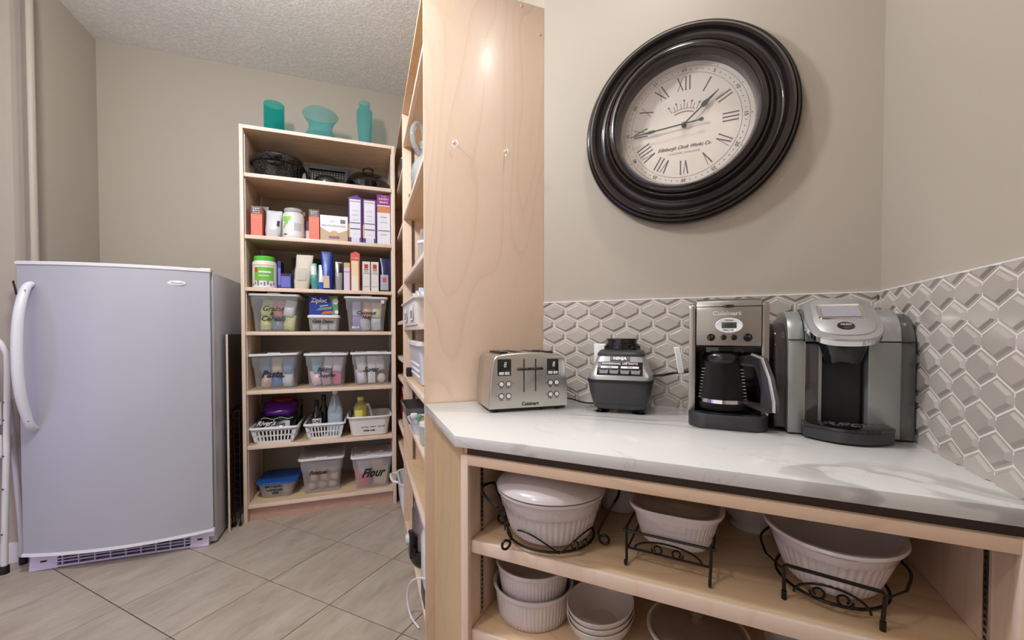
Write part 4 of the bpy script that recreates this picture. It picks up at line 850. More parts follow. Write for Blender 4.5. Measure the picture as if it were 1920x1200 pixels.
obj('glass_body', LT([(.0001, .002), (.036, .002), (.040, .008), (.043, .10), (.048, .17), (.052, .21), (.053, .285), (.050, .30), (.038, .308), (.036, .315), (.036, .350), (.037, .354), (.034, .354), (.033, .315), (.035, .304), (.048, .295), (.050, .28), (.049, .21), (.045, .17), (.040, .10), (.037, .012), (.0001, .010)], 40), TEAL2, v)
# shelf 1: black enamel roasters
z = SHZ[0]
v = sth('enamel_roaster', 'large oval black speckled enamel roaster with lid, left on the upper shelf', 'roaster', -.537, 3.085, z + .001, 0)
def ov(r, z_, sx=1, sy=1, n=56): return [(r * sx * math.cos(2 * PI * i / n), r * sy * math.sin(2 * PI * i / n), z_) for i in range(n)]
SX, SY = 1.0, .92
obj('pan', loft(bmesh.new(), [ov(.115, 0, 1, .8), ov(.128, .008, 1, .85), ov(.147, .11, 1, .9), ov(.158, .114, 1, .92), ov(.158, .118, 1, .92), ov(.146, .118, 1, .9)]), SPECK, v); obj('lid', loft(bmesh.new(), [ov(.156, .1185, 1, .92), ov(.158, .124, 1, .92), ov(.150, .132, 1, .9), ov(.146, .160, 1, .9), ov(.130, .176, 1, .85), ov(.07, .186, 1, .7)]), SPECK, v)
for z0, sc_ in ((.094, 1), (.136, .8)): obj('handle', TB([(-.045 * sc_, -.136, z0), (-.04 * sc_, -.158, z0 - .006), (0, -.168, z0 - .010), (.04 * sc_, -.158, z0 - .006), (.045 * sc_, -.136, z0)], .010, 10, smooth=4), GLOSSBLK, v)
v = sth('covered_roaster', 'oval black enamel roaster with domed lid and handle, right on the upper shelf', 'roaster', .020, 3.075, z + .001, 0)
obj('pan', loft(bmesh.new(), [ov(.11, 0, 1, .75), ov(.125, .008, 1, .8), ov(.138, .058, 1, .86), ov(.144, .062, 1, .87)]), GLOSSBLK, v); obj('lid', loft(bmesh.new(), [ov(.143, .063, 1, .87), ov(.142, .070, 1, .86), ov(.134, .085, 1, .82), ov(.118, .112, 1, .76), ov(.085, .132, 1, .7), ov(.04, .142, 1, .6)]), GLOSSBLK, v)
obj('handle', TB([(-.03, -.085, .122), (-.028, -.098, .135), (0, -.104, .140), (.028, -.098, .135), (.03, -.085, .122)], .007, 10, smooth=4), BLACK, v)
v = sth('small_pan', 'low domed black pan lid in front of the perforated grill basket', 'pan', -.240, 2.995, z + .001)
obj('shell', LT([(.0001, .0), (.078, 0), (.080, .01), (.074, .03), (.058, .052), (.03, .064), (.0001, .066)], 40, sy=.8), GLOSSBLK, v)
v = sth('grill_basket', 'black perforated metal grill basket with flared sides between the two roasters', 'basket', -.252, 3.20, z + .001)
bm = bmesh.new(); 
for i in range(13): x = -.108 + .018 * i; box(bm, x - .0040, x + .0040, -.0012, .0012, .05, .185)
for k in range(9): zz = .05 + .0165 * k; box(bm, -.115, .115, -.001, .001, zz - .0036, zz + .0036)
o = obj('perforated_front', bm, MATBLACK, v, smooth=False); o.rotation_euler = (R(-10), 0, 0)
obj('rim', PR([(-.118, .178), (-.110, .192), (-.02, .200), (.05, .200), (.135, .190), (.130, .178)], .002, .03, 'Y'), MATBLACK, v); obj('tray_bottom', B(-.11, .11, -.0, .11, 0, .03, bev=.01), MATBLACK, v)
obj('side_wing', PR([(.110, .0), (.118, 0), (.145, .19), (.120, .19)], -.02, .06, 'Y'), MATBLACK, v); obj('side_wing', PR([(-.110, .0), (-.118, 0), (-.145, .17), (-.120, .17)], -.02, .06, 'Y'), MATBLACK, v)
# shelf 2
z = SHZ[1] + .0005; SAL = (226, 118, 96); DKB = (92, 60, 52)
carton('salmon snack box with a dark brown top, at the left end of its shelf', -.667, -.606, 2.94, z, .186, .16, SAL, [(0, 1, .74, 1, DKB)], [('Super', .018, 0, .93, WHITE), ('Berry', .017, 0, .85, WHITE), ('Crackers', .012, 0, .78, WHITE), ('crunchy', .012, 0, .62, C(245, 190, 176)), ('baked', .01, 0, .2, C(245, 190, 176)), ('snacks', .01, 0, .13, C(245, 190, 176))])
carton('salmon snack box with a dark brown top, standing between white tub and kraft box', -.343, -.282, 2.94, z, .196, .16, SAL, [(0, 1, .76, 1, DKB)], [('Super', .018, 0, .93, WHITE), ('Berry', .017, 0, .86, WHITE), ('Crackers', .012, 0, .79, WHITE), ('crunchy', .012, 0, .62, C(245, 190, 176)), ('baked', .01, 0, .2, C(245, 190, 176))])
bag('crumpled white plastic bag beside the left salmon box', -.556, 2.985, z, .088, .07, .176, (206, 206, 212), 3, [(.25, .42, .42, .62, (40, 44, 60))], lean=.012)
bag('thin dark brown pouch leaning behind the left salmon box', -.590, 3.05, z, .05, .03, .215, (70, 48, 44), 4, pinch=.1, lean=-.025)
v = sth('supplement_tub', 'white plastic tub with green splash label and silver lid', 'tub', -.438, 2.995, z)
obj('tub', LT([(.0001, 0), (.058, 0), (.062, .004), (.0635, .02), (.0635, .15), (.060, .164), (.05, .172), (.0001, .172)], 40), C(222, 222, 220, r=.3), v); obj('lid', LT([(.0001, .172), (.053, .172), (.055, .176), (.055, .192), (.052, .196), (.0001, .197)], 40), C(176, 174, 172, r=.3), v)
def wrap(r, a0, a1, z0, z1, n=14): 
    bm = bmesh.new(); vv = [[bm.verts.new((r * math.sin(R(a0 + (a1 - a0) * i / n)), -r * math.cos(R(a0 + (a1 - a0) * i / n)), q)) for i in range(n + 1)] for q in (z0, z1)]
    for i in range(n): bm.faces.new((vv[0][i], vv[0][i + 1], vv[1][i + 1], vv[1][i]))
    return bm
lb_ = obj('wrap_label', wrap(.0641, -70, 75, .018, .146), C(230, 230, 228), v)
for k in range(9): a = -50 + k * 3.2; zz = .06 + .05 * abs(math.sin(k * 1.7)); obj('green_splash', wrap(.0646, a - 4, a + 3 + k % 3, zz, zz + .022 + .01 * (k % 2), 4), C(150, 206, 96), lb_)
obj('green_band', wrap(.0644, -60, -6, .112, .140), C(160, 214, 104), lb_); obj('small_print', wrap(.0644, 10, 50, .05, .10), C(196, 198, 200), lb_); obj('black_logo', wrap(.0646, -52, -28, .022, .030), C(60, 60, 60), lb_)
carton('brown paper pack standing behind the white supplement tub', -.408, -.378, 3.06, z, .205, .06, (186, 168, 154), [(.6, 1, 0, 1, (120, 60, 50))])
carton('small navy and white carton left of the second salmon box', -.375, -.350, 3.02, z, .135, .10, (60, 44, 86), [(0, 1, 0, .55, (220, 216, 222))])
kb_ = carton('kraft and white snack box with a cracker bowl print', -.277, -.110, 2.945, z, .168, .13, (196, 170, 138), [], [('SEED MULTI', .015, -.22, .60, C(120, 112, 110)), ('CRACKERS', .015, .2, .60, C(120, 112, 110)), ('SIMPLY', .009, -.05, .78, C(150, 140, 136))], top=None)
obj('printed_panel', PR([(-.0835, .168), (.0835, .168), (.0835, .080), (.03, .058), (-.03, .058), (-.0835, .090)], -.001, 0, 'Y'), WHITE, kb_, smooth=False)
obj('barcode', B(.038, .068, -.0016, -.001, .120, .145), C(110, 108, 112), kb_); obj('cracker_print', PR([(.026 * math.cos(R(a)), .050 + .020 * math.sin(R(a))) for a in range(0, 360, 24)], -.0018, -.001, 'Y'), C(206, 170, 130), kb_); obj('printed_panel', B(-.032, .032, -.0022, -.001, .020, .034), C(150, 96, 140), kb_)
carton('blue box just showing over the kraft snack box', -.275, -.215, 3.10, z, .198, .05, (40, 90, 170))
PU = (92, 44, 128)
for k, (a, b) in enumerate(((-.106, -.022), (-.016, .070))):
    c_ = carton(('purple cereal box with white side panel, left one of the pair', 'purple cereal box with white side panel, right one of the pair')[k], a, b, 2.945, z, .300, .19, PU, [(.10, .90, .12, .965, (226, 224, 232)), (.12, .88, .30, .325, (80, 72, 120)), (.12, .88, .435, .455, (80, 72, 120)), (.22, .82, .015, .12, (206, 214, 236)), (0, .08, .12, .42, (220, 170, 120))], [('Nutrition Facts', .010, 0, .92, INK), ('per serving', .008, 0, .72, C(170, 168, 176)), ('ingredients', .008, 0, .62, C(170, 168, 176)), ('oats sugar', .008, 0, .52, C(170, 168, 176)), ('recycle', .008, 0, .2, C(180, 170, 190))], group='purple cereal boxes', top=.02 if k == 0 else None)
carton('magenta and white cereal box with an orange flake band, rightmost on its shelf', .076, .160, 2.94, z, .338, .19, (228, 226, 232), [(0, 1, .79, 1, (140, 30, 120)), (0, 1, .64, .77, (206, 128, 84)), (.05, .95, .27, .285, (70, 60, 90))], [('Cereal', .012, 0, .965, WHITE), ('RAISIN', .021, 0, .91, WHITE), ('BRAN', .021, 0, .845, WHITE), ('Nutrition', .011, 0, .55, C(160, 160, 170)), ('per serving', .009, 0, .45, C(160, 160, 170)), ('ingredients', .009, 0, .2, C(160, 160, 170))])
# shelf 3
z = SHZ[2] + .0005
v = sth('protein_tub', 'big white tub with bright green lid and green label', 'tub', -.606, 3.000, z)
obj('tub', LT([(.0001, 0), (.066, 0), (.069, .004), (.069, .155), (.066, .166), (.058, .172), (.0001, .172)], 44), C(232, 230, 232, r=.3), v); obj('lid', LT([(.0001, .172), (.058, .172), (.060, .175), (.060, .197), (.057, .201), (.0001, .202)], 44), C(96, 196, 70, r=.35), v)
lb_ = obj('green_label', wrap(.0696, -42, 55, .045, .130), C(120, 190, 74), v); obj('red_mark', wrap(.0700, -38, -24, .098, .124), C(210, 60, 50), lb_); obj('white_print', wrap(.0700, -18, 40, .095, .105), WHITE, lb_); obj('white_print', wrap(.0700, -18, 30, .074, .079), WHITE, lb_); obj('band', wrap(.0694, -60, 62, .138, .146), C(226, 196, 140), v)
for k in range(8): obj('dot_print', wrap(.0699, -55 + 15 * k, -47 + 15 * k, .014 + .006 * (k % 2), .030 + .008 * (k % 3), 3), C(120, 120, 120), lb_)
carton('narrow dark blue box just right of the green lidded tub', -.533, -.514, 2.99, z, .180, .10, (44, 44, 140), [(.1, .9, .15, .75, (120, 120, 190))])
carton('short violet and blue tin-like box next to the narrow blue one', -.508, -.452, 2.955, z, .098, .07, (110, 110, 196), [(0, 1, .82, 1, (40, 30, 60)), (0, 1, 0, .12, (70, 60, 150)), (.9, 1, 0, 1, (60, 60, 150))])
carton('wide flat black box at the back of the shelf behind the pouches', -.478, -.296, 3.16, z, .235, .05, (26, 24, 26), [(.1, .9, .55, .62, (70, 66, 62))], [('PREMIUM', .02, 0, .8, C(130, 120, 110))])
bag('pale cream paper pouch folded to a point', -.392, 2.975, z, .098, .075, .225, (214, 206, 190), 11, [(-.3, .25, .25, .6, (196, 190, 176))], lean=.022, r=.55)
carton('pink and brown box behind the cream pouch', -.372, -.332, 3.06, z, .168, .07, (184, 120, 128), [(0, 1, .7, .95, (130, 76, 50))])
bag('teal and grey foil pouch between cream and blue bags', -.312, 2.965, z, .046, .05, .172, (70, 150, 146), 13, [(-.35, .35, .55, .9, (196, 196, 190))], lean=-.012)
bag('white snack pouch with a blue base', -.276, 2.97, z, .036, .05, .165, (216, 220, 228), 23, [(-.4, .4, .03, .3, (40, 90, 190))], lean=.004)
bag('tall royal blue bag with a twisted peak', -.236, 2.985, z, .072, .08, .258, (24, 54, 150), 17, [(-.42, .18, .05, .36, (206, 186, 156)), (-.3, 0, .36, .66, (90, 120, 190))], lean=-.008)
carton('lilac box standing behind the blue bag', -.196, -.160, 3.06, z, .185, .08, (140, 120, 180))
bag('black and silver foil pouch', -.168, 2.965, z, .046, .05, .190, (150, 150, 152), 19, [(-.4, .45, .62, .95, (24, 24, 26))], r=.2)
carton('white and violet slim box with a tan top', -.137, -.100, 2.95, z, .186, .14, (216, 206, 224), [(0, 1, .82, 1, (206, 176, 120)), (0, 1, .66, .69, (150, 110, 180))])
carton('tall salmon box with a cream front', -.095, -.037, 2.935, z, .248, .16, (206, 92, 80), [(.10, .84, 0, .80, (236, 212, 168)), (.10, .84, .02, .40, (230, 226, 206))], [('Crackers', .013, 0, .88, WHITE)], top=.014)
for k, (a, b) in enumerate(((-.021, .028), (.034, .083))):
    carton(('slim white cookie box with a red emblem, left one of the two', 'slim white cookie box with a red emblem, right one of the two')[k], a, b, 2.945, z, .200, .15, (222, 216, 212), [(.25, .75, .76, .91, (190, 50, 46)), (.2, .8, .71, .735, (70, 50, 46))], [('MINI', .011, 0, .66, INK), ('COOKIES', .009, 0, .60, INK), ('bake at home', .0065, 0, .16, INK)], group='slim white cookie boxes')
bag('navy crinkled chip bag with a silver lower half, at the right end of the shelf', .126, 2.99, z, .070, .07, .235, (30, 34, 84), 29, [(-.45, .3, .05, .5, (170, 170, 184)), (-.25, .1, .28, .42, (190, 90, 110))], r=.22)
# storage bins
def stepbin(th, wt, wb, dt, db, h, mat=BIN, lid=WHPLAS, rib=True, lidh=.014, lidtop=None, lift=0):
    n = 4; rad = .022
    ls = [rr(0, db / 2, wb * .96, db * .96, rad, .0, n), rr(0, db / 2, wb, db, rad, .005, n), rr(0, db / 2, wb + (wt - wb) * .42, db + (dt - db) * .42, rad, h * .62, n), rr(0, db / 2, wb + (wt - wb) * .62, db + (dt - db) * .62, rad, h * .66, n), rr(0, db / 2, wb + (wt - wb) * .84, db + (dt - db) * .84, rad, h - .004, n), rr(0, db / 2, wt, dt, rad, h - .003, n), rr(0, db / 2, wt, dt, rad, h, n)]
    obj('bin_body', loft(bmesh.new(), ls, True, False), mat, th, ang=50)
    if lid:
        l = bmesh.new(); loft(l, [rr(0, db / 2, wt + .006, dt + .006, rad, h - .009, n), rr(0, db / 2, wt + .010, dt + .010, rad, h - .007, n), rr(0, db / 2, wt + .010, dt + .010, rad, h + .004, n), rr(0, db / 2, wt + .004, dt + .004, rad, h + .006, n), rr(0, db / 2, wt - .014, dt - .014, rad * .7, h + .0055, n), rr(0, db / 2, wt - .018, dt - .018, rad * .7, h + .002, n)]); lo = obj('lid', l, lid, th); lo.rotation_euler = (0, lift, 0)
        obj('lid_latch', B(-wt * .13, wt * .13, db / 2 - dt / 2 - .0065, db / 2 - dt / 2 + .012, h + .002, h + .0105, bev=.002), lid, th)
        if lidtop: o = obj('lid_window', loft(bmesh.new(), [rr(0, db / 2, wt - .045, dt - .045, rad * .6, h + .0058, n), rr(0, db / 2, wt - .055, dt - .055, rad * .6, h + .010, n)]), lidtop, th)
    return th
rndp = random.Random(5)
def fill(binlabel, s, t, z, wb, db, h, cols, names, rz=0, kinds=None):
    "packets lying inside a bin: each its own thing"
    n = len(cols); cols3 = 3 if n > 4 else 2; 
    for i, (c, nm) in enumerate(zip(cols, names)):
        r_, q = divmod(i, cols3); w_ = wb * .86 / cols3; hh = h * .45 if n > 4 else h * .62
        x = -wb * .43 + w_ * (q + .5); zz = .008 + r_ * (h * .40)
        p = Matrix.Rotation(R(rz), 4, 'Z') @ Vector((x, db * .22 + .02, 0))
        th = sth('food_packet', nm + ' inside the ' + binlabel, 'packet', s + p.x, t + p.y, z + zz, rz, None)
        kd = kinds[i] if kinds else 'bag'
        if kd == 'box': o = obj('carton', B(-w_ * .40, w_ * .40, -.02, .05, 0, hh, bev=.001), C(*c), th)
        elif kd == 'ball': o = obj('body', LT([(.0001, 0), (.02, .002), (.032, .018), (.034, .034), (.028, .052), (.014, .063), (.0001, .066)], 18, sx=w_ / .075), C(*c), th)
        else: o = obj('pouch', pillow(w_ * 1.06, .08, hh * 1.0, i * 7 + int(s * 100), .5, crum=.14), C(*c, r=.3), th, ang=70)
        if kd != 'box': th.rotation_euler = (0, rndp.uniform(-.22, .22), th.rotation_euler.z)
def fronttext(th, s_, size, x, zz, y=-.003, m=None, sh=.35, tl_=0, off=.0007, sx=1): text(s_, size, m or PEN, th, (x, y, zz), rot=(R(90 + tl_), 0, 0), shear=sh, off=off * 1.9, sx=sx, name='handwriting')
z = SHZ[3] + .0005
def binth(lb, s, t, z, rz=0, g=None): return sth('storage_bin', lb, 'storage bin', s, t, z, rz, g)
v = binth('clear lidded bin marked Grains & Cereals, left on the shelf with the blue bag box', -.545, 2.955, z); stepbin(v, .278, .225, .36, .32, .232)
fronttext(v, 'Grains', .044, -.008, .142, -.022, tl_=-7); fronttext(v, '&', .030, -.015, .112, -.018, tl_=-7); fronttext(v, 'Cereals', .044, -.008, .080, -.014, tl_=-7)
fill('Grains & Cereals bin', -.545, 2.955, z, .225, .32, .232, [(206, 206, 130), (120, 150, 170), (214, 216, 150), (196, 206, 120), (216, 140, 120), (224, 226, 230)], ['yellow-green packet at the lower left', 'teal blue packet at the lower middle', 'pale lime packet at the lower right', 'yellow packet at the upper left', 'salmon packet at the upper middle', 'white crumpled bag at the upper right'])
v = sth('small_container', 'small clear tub with white lid marked Cake Decor, under the blue bag box', 'container', -.263, 2.955, z)
obj('tub_body', loft(bmesh.new(), [rr(0, .07, .155, .12, .02, 0), rr(0, .07, .170, .135, .022, .012), rr(0, .07, .186, .15, .024, .092)], True, False), FROST, v); obj('lid', loft(bmesh.new(), [rr(0, .07, .196, .158, .026, .090), rr(0, .07, .198, .16, .026, .100), rr(0, .07, .186, .148, .024, .108)]), WHPLAS, v)
fronttext(v, 'Cake Decor', .028, -.005, .066, -.009, tl_=-5, sx=.9); o = obj('underline', B(-.02, .02, -.0072, -.0068, .048, .0492), PEN, v)
for k, (x, c_) in enumerate(((-.05, (190, 196, 196)), (.0, (214, 216, 214)), (.05, (196, 196, 206)))): 
    q = sth('icing_carton', ('pale green', 'white', 'pale lilac')[k] + ' small carton inside the Cake Decor tub', 'carton', -.263 + x, 2.99, z + .013); obj('carton', B(-.02, .02, 0, .05, 0, .066, bev=.001), C(*c_), q); obj('printed_panel', B(-.015, .015, -.0008, 0, .03, .05), C(150, 150, 156), q)
zb = carton('blue and green zipper bag box standing on the small white-lidded tub', -.352, -.176, 2.985, z + .1085, .126, .07, (28, 54, 150), [], [])
obj('printed_panel', PR([(.030, .126), (.088, .126), (.088, 0), (.052, 0), (.056, .05), (.044, .09)], -.0012, 0, 'Y'), C(96, 150, 90), zb, smooth=False)
for p_, c_ in (([(-.048, .030), (-.022, .050), (.050, .058), (.048, .040), (-.02, .032)], (110, 150, 110)), ([(-.02, .006), (.005, .026), (.054, .030), (.054, .010)], (200, 100, 60)), ([(-.024, .056), (.026, .064), (.028, .070), (-.024, .062)], (190, 200, 230))): obj('printed_panel', PR(p_, -.0017, -.001, 'Y'), C(*c_), zb, smooth=False)
for cx_, cz_, r_ in ((.072, .092, .018), (.078, .022, .012)): obj('garlic_print', PR([(cx_ + r_ * math.cos(R(a)), cz_ + r_ * math.sin(R(a)) * 1.1) for a in range(0, 360, 24)], -.0021, -.0012, 'Y'), C(226, 224, 220), zb, smooth=False)
text('Ziploc', .040, WHITE, zb, (-.030, -.0018, .096), shear=.15, off=.0012, sx=.92, name='maker_name')
v = binth('clear lidded bin marked Coconut Nuts, right on the shelf with the blue bag box', .002, 2.955, z); stepbin(v, .272, .222, .36, .32, .230)
fronttext(v, 'Coconut', .034, -.002, .125, -.018, tl_=-7); fronttext(v, 'Nuts', .030, .0, .095, -.016, tl_=-7)
obj('price_sticker', B(.094, .116, -.0240, -.0232, .190, .212), C(230, 190, 200), v)
fill('Coconut Nuts bin', .002, 2.955, z, .222, .32, .230, [(150, 130, 196), (186, 190, 196), (200, 206, 212), (186, 180, 210), (226, 170, 140), (218, 214, 170)], ['purple gelatin box at the lower left', 'grey pouch at the lower middle', 'clear bluish pouch at the lower right', 'lilac packet at the upper left', 'orange nut bag at the upper middle', 'cream bag at the upper right'], kinds=['box', 'bag', 'bag', 'box', 'bag', 'bag'])
text('JELL-O', .016, WHITE, v, (-.068, -.004, .028), off=.0006, name='maker_name')
z = SHZ[4] + .0005
v = binth('clear bin marked Pasta with its white lid propped askew, left of three', -.549, 2.960, z); stepbin(v, .272, .218, .34, .30, .222, lift=R(-1.5))
fronttext(v, 'Pasta.', .062, -.008, .095, -.017, tl_=-7, off=.0012, sx=.9)
fill('Pasta bin', -.549, 2.960, z, .218, .30, .222, [(214, 180, 170), (60, 110, 190), (206, 210, 216), (90, 120, 160), (206, 190, 170), (110, 140, 190)], ['peach pasta bag at the lower left', 'bright blue packet at the lower middle', 'white packet at the lower right', 'blue striped bag at the upper left', 'tan pasta bag at the upper middle', 'blue and white bag at the upper right'])
v = binth('clear lidded bin marked Baking Supplies, middle of three on the shelf', -.250, 2.960, z); stepbin(v, .258, .208, .34, .30, .218, lidtop=FROST)
fronttext(v, 'Baking', .036, -.010, .118, -.019, tl_=-7, sx=.9); fronttext(v, '&', .022, .026, .098, -.017, tl_=-7); fronttext(v, 'Supplies', .033, .006, .078, -.016, tl_=-7, sx=.9)
fill('Baking Supplies bin', -.250, 2.960, z, .208, .30, .218, [(226, 190, 196), (206, 170, 200), (226, 96, 140), (120, 176, 196), (214, 210, 220), (216, 200, 216)], ['pale pink bag at the lower left', 'mauve packet at the lower middle', 'hot pink slim box at the lower right', 'teal packet at the upper left', 'white bag at the upper middle', 'pale lilac bag at the upper right'], kinds=['bag', 'bag', 'box', 'bag', 'bag', 'bag'])
v = binth('clear lidded bin marked Sugar, right of three on the shelf', .034, 2.960, z); stepbin(v, .262, .212, .34, .30, .220, lidtop=FROST)
fronttext(v, 'Sugar', .046, -.006, .108, -.018, tl_=-7, sx=.9)
fill('Sugar bin', .034, 2.960, z, .212, .30, .220, [(206, 208, 216), (238, 238, 240), (226, 216, 208), (226, 224, 224), (230, 226, 220), (206, 200, 200)], ['clear sugar bag at the lower left', 'white sugar cube box at the lower middle', 'cream sugar ball bag at the lower right', 'white sugar bag at the upper left', 'large white sugar bag at the upper middle', 'grey sugar bag at the upper right'], kinds=['bag', 'box', 'ball', 'bag', 'bag', 'bag'])
# shelf 6 baskets
z = SHZ[5] + .0005
def basket(th, wt, wb, d, h, n=10):
    mat = WHPLAS; b_ = bmesh.new(); 
    def row(f): return wb + (wt - wb) * f
    fr = bmesh.new()
    # four walls as bars
    def wallbars(bm, L, pos, side):
        def P(u, f, off=0):
            ins = (1 - f) * (wt - wb) / 2
            if side == 'F': return Vector((u * (L - 2 * ins) / L, ins * .6 + off, f * h))
            if side == 'K': return Vector((u * (L - 2 * ins) / L, d - ins * .6 - off, f * h))
            if side == 'L': return Vector((-wt / 2 + ins + off, d / 2 + u * (L - 1.2 * ins) / L, f * h))
            return Vector((wt / 2 - ins - off, d / 2 + u * (L - 1.2 * ins) / L, f * h))
        def quad(u0, u1, f0, f1):
            a = [P(u0, f0), P(u1, f0), P(u1, f1), P(u0, f1)]; c = [P(u0, f0, .003), P(u1, f0, .003), P(u1, f1, .003), P(u0, f1, .003)]; loft(bm, [a, c])
        H2 = L / 2
        for f0, f1 in ((0, .16), (.44, .52), (.80, 1.0)): quad(-H2, H2, f0, f1)
        m = n if side in 'FK' else int(n * d / wt)
        e = L * .08; st = (L - 2 * e) / m
        quad(-H2, -H2 + e, 0, 1); quad(H2 - e, H2, 0, 1)
        for i in range(m + 1): u = -H2 + e + st * i; quad(u - st * .22, u + st * .22, .1, .9)
    for sd in 'FKLR': wallbars(fr, wt if sd in 'FK' else d, 0, sd)
    obj('slotted_walls', fr, mat, th, smooth=False); ins = (wt - wb) / 2
    obj('bottom', B(-wb / 2, wb / 2, ins * .6, d - ins * .6, 0, .003), mat, th)
    obj('rim', TB([(x, y, h) for x, y, _ in rr(0, d / 2, wt + .006, d + .006, .02, 0, 4)], .0045, 8, closed=True), mat, th); obj('rim_lip', loft(bmesh.new(), [rr(0, d / 2, wt + .018, d + .018, .024, h - .008, 4), rr(0, d / 2, wt + .012, d + .012, .022, h + .001, 4), rr(0, d / 2, wt, d, .018, h + .001, 4)], False, False), mat, th)
v = sth('plastic_basket', 'white slotted plastic basket holding a purple and black bag', 'basket', -.553, 2.930, z); basket(v, .262, .215, .33, .102)
v = sth('plastic_basket', 'white slotted plastic basket holding dark bottles and a vinegar jug', 'basket', -.262, 2.940, z); basket(v, .240, .196, .32, .102)
v = sth('charcoal_bag', 'black glossy bag with silver script and purple upper half in the left basket', 'bag', -.550, 3.070, z + .005, 0)
obj('black_half', pillow(.205, .20, .170, 41, .6, crum=.16), C(20, 20, 24, r=.15), v, ang=70); q = obj('purple_half', pillow(.195, .17, .10, 43, 1.5, crum=.2), C(86, 30, 130, r=.18), v, ang=70); q.location = (.005, .02, .135); q.rotation_euler = (R(-14), R(4), 0)
q = obj('red_fold', pillow(.13, .10, .05, 47, 1.5, crum=.25), C(120, 16, 40, r=.2), v, ang=70); q.location = (.02, .06, .215)
bm = tube(bmesh.new(), [(-.09 + .0185 * i, -.066 + .003 * math.sin(i), .140 + .006 * math.sin(i * 1.3)) for i in range(11)], .0022, 6, smooth=3); obj('silver_edge', bm, C(190, 190, 200, r=.25), v)
text("River's", .042, C(210, 206, 204), v, (-.055, -.105, .118), rot=(R(65), 0, R(3)), shear=.5, sx=.9, off=.0006); text('Edge', .042, C(210, 206, 204), v, (-.030, -.112, .092), rot=(R(80), 0, R(3)), shear=.5, off=.0006); obj('white_tag', B(.055, .082, -.110, -.108, .090, .130), C(196, 204, 214), v)
v = sth('black_bag', 'plain black bag slumped behind the purple and black one', 'bag', -.478, 3.225, z + .005); obj('pouch', pillow(.10, .06, .225, 53, 1, crum=.12), C(16, 16, 18, r=.25), v, ang=70)
def bottle(lb, s, t, z, k=1.0, tagd=False):
    v = sth('dark_bottle', lb, 'bottle', s, t, z); obj('glass_body', LT([(.0001, 0), (.030, 0), (.032, .004), (.032, .13 * k), (.029, .155 * k), (.015, .178 * k), (.0125, .195 * k), (.0125, .235 * k), (.0001, .236 * k)], 28), C(24, 26, 18, r=.08, coat=.5), v); obj('cap', LT([(.0125, .205 * k), (.0142, .206 * k), (.0142, .243 * k), (.012, .246 * k), (.0001, .246 * k)], 20), C(18, 16, 16, r=.3), v)
    if tagd: o = obj('paper_label', wrap(.0325, -50, 60, .07, .125), WHITE, v); text('CAS', .024, PEN, o, (0, -.0335, .108), off=.0006); text('A', .02, PEN, o, (.004, -.0335, .085))
    return v
bottle('front dark green bottle with a hand-written white label in the slotted basket', -.315, 3.020, z + .0035, 1.0, True); bottle('taller dark bottle behind the labelled one in the slotted basket', -.280, 3.110, z + .0035, 1.08)
v = sth('vinegar_jug', 'translucent pale blue vinegar jug with a tapered top and white cap in the slotted basket', 'jug', -.203, 3.045, z + .0035)
obj('jug_body', loft(bmesh.new(), [rr(0, 0, .084, .09, .02, 0), rr(0, 0, .092, .10, .024, .006), rr(0, 0, .094, .102, .026, .16), rr(0, 0, .084, .09, .026, .19), rr(0, 0, .05, .056, .02, .255), rr(0, 0, .030, .032, .0145, .272), rr(0, 0, .030, .032, .0145, .280)]), JUG, v); obj('vinegar', loft(bmesh.new(), [rr(0, 0, .082, .088, .02, .006), rr(0, 0, .088, .096, .024, .012), rr(0, 0, .088, .096, .024, .150)]), C(186, 206, 216, r=.2), v)
obj('cap', LT([(.0001, .280), (.019, .280), (.019, .296), (.017, .298), (.0001, .298)], 20), WHPLAS, v); obj('handle', TB([(0, -.050, .255), (0, -.056, .23), (0, -.058, .20), (0, -.052, .175)], .007, 8, smooth=4), JUG, v)
v = sth('utility_bin', 'solid white plastic bin with black hand-lettering for oils', 'bin', .018, 2.925, z)
obj('bin_body', loft(bmesh.new(), [rr(0, .13, .222, .225, .035, 0, 6), rr(0, .13, .236, .24, .04, .008, 6), rr(0, .13, .272, .270, .045, .128, 6), rr(0, .13, .290, .288, .05, .124, 6), rr(0, .13, .294, .292, .05, .131, 6), rr(0, .13, .288, .286, .05, .137, 6), rr(0, .13, .270, .268, .044, .134, 6), rr(0, .13, .232, .236, .04, .012, 6), rr(0, .13, .20, .20, .03, .006, 6)]), C(228, 224, 224, r=.35), v)
fronttext(v, 'EVO,  NUT  AVO', .020, .022, .066, .0035, sh=.1, tl_=-8); fronttext(v, 'VEG. OIL', .020, -.004, .040, .0058, sh=.1, tl_=-8)
v = sth('oil_bottle', 'pale yellow cooking oil bottle with a yellow cap in the white utility bin', 'bottle', -.040, 3.045, z + .0065)
obj('bottle_body', LT([(.0001, .001), (.038, .001), (.042, .008), (.042, .09), (.040, .10), (.042, .11), (.042, .165), (.040, .180), (.028, .202), (.019, .210), (.018, .222), (.0001, .222)], 36, sx=1.12), OILB, v); obj('oil', LT([(.0001, .004), (.039, .004), (.039, .160), (.0001, .160)], 30, sx=1.1), C(216, 204, 110, r=.15), v); obj('cap', LT([(.0001, .222), (.022, .222), (.022, .242), (.019, .245), (.0001, .245)], 24), C(226, 216, 120), v); o = obj('label', wrap(.0428, -50, 15, .09, .158), C(236, 226, 110), v); o.scale = (1.12, 1, 1)
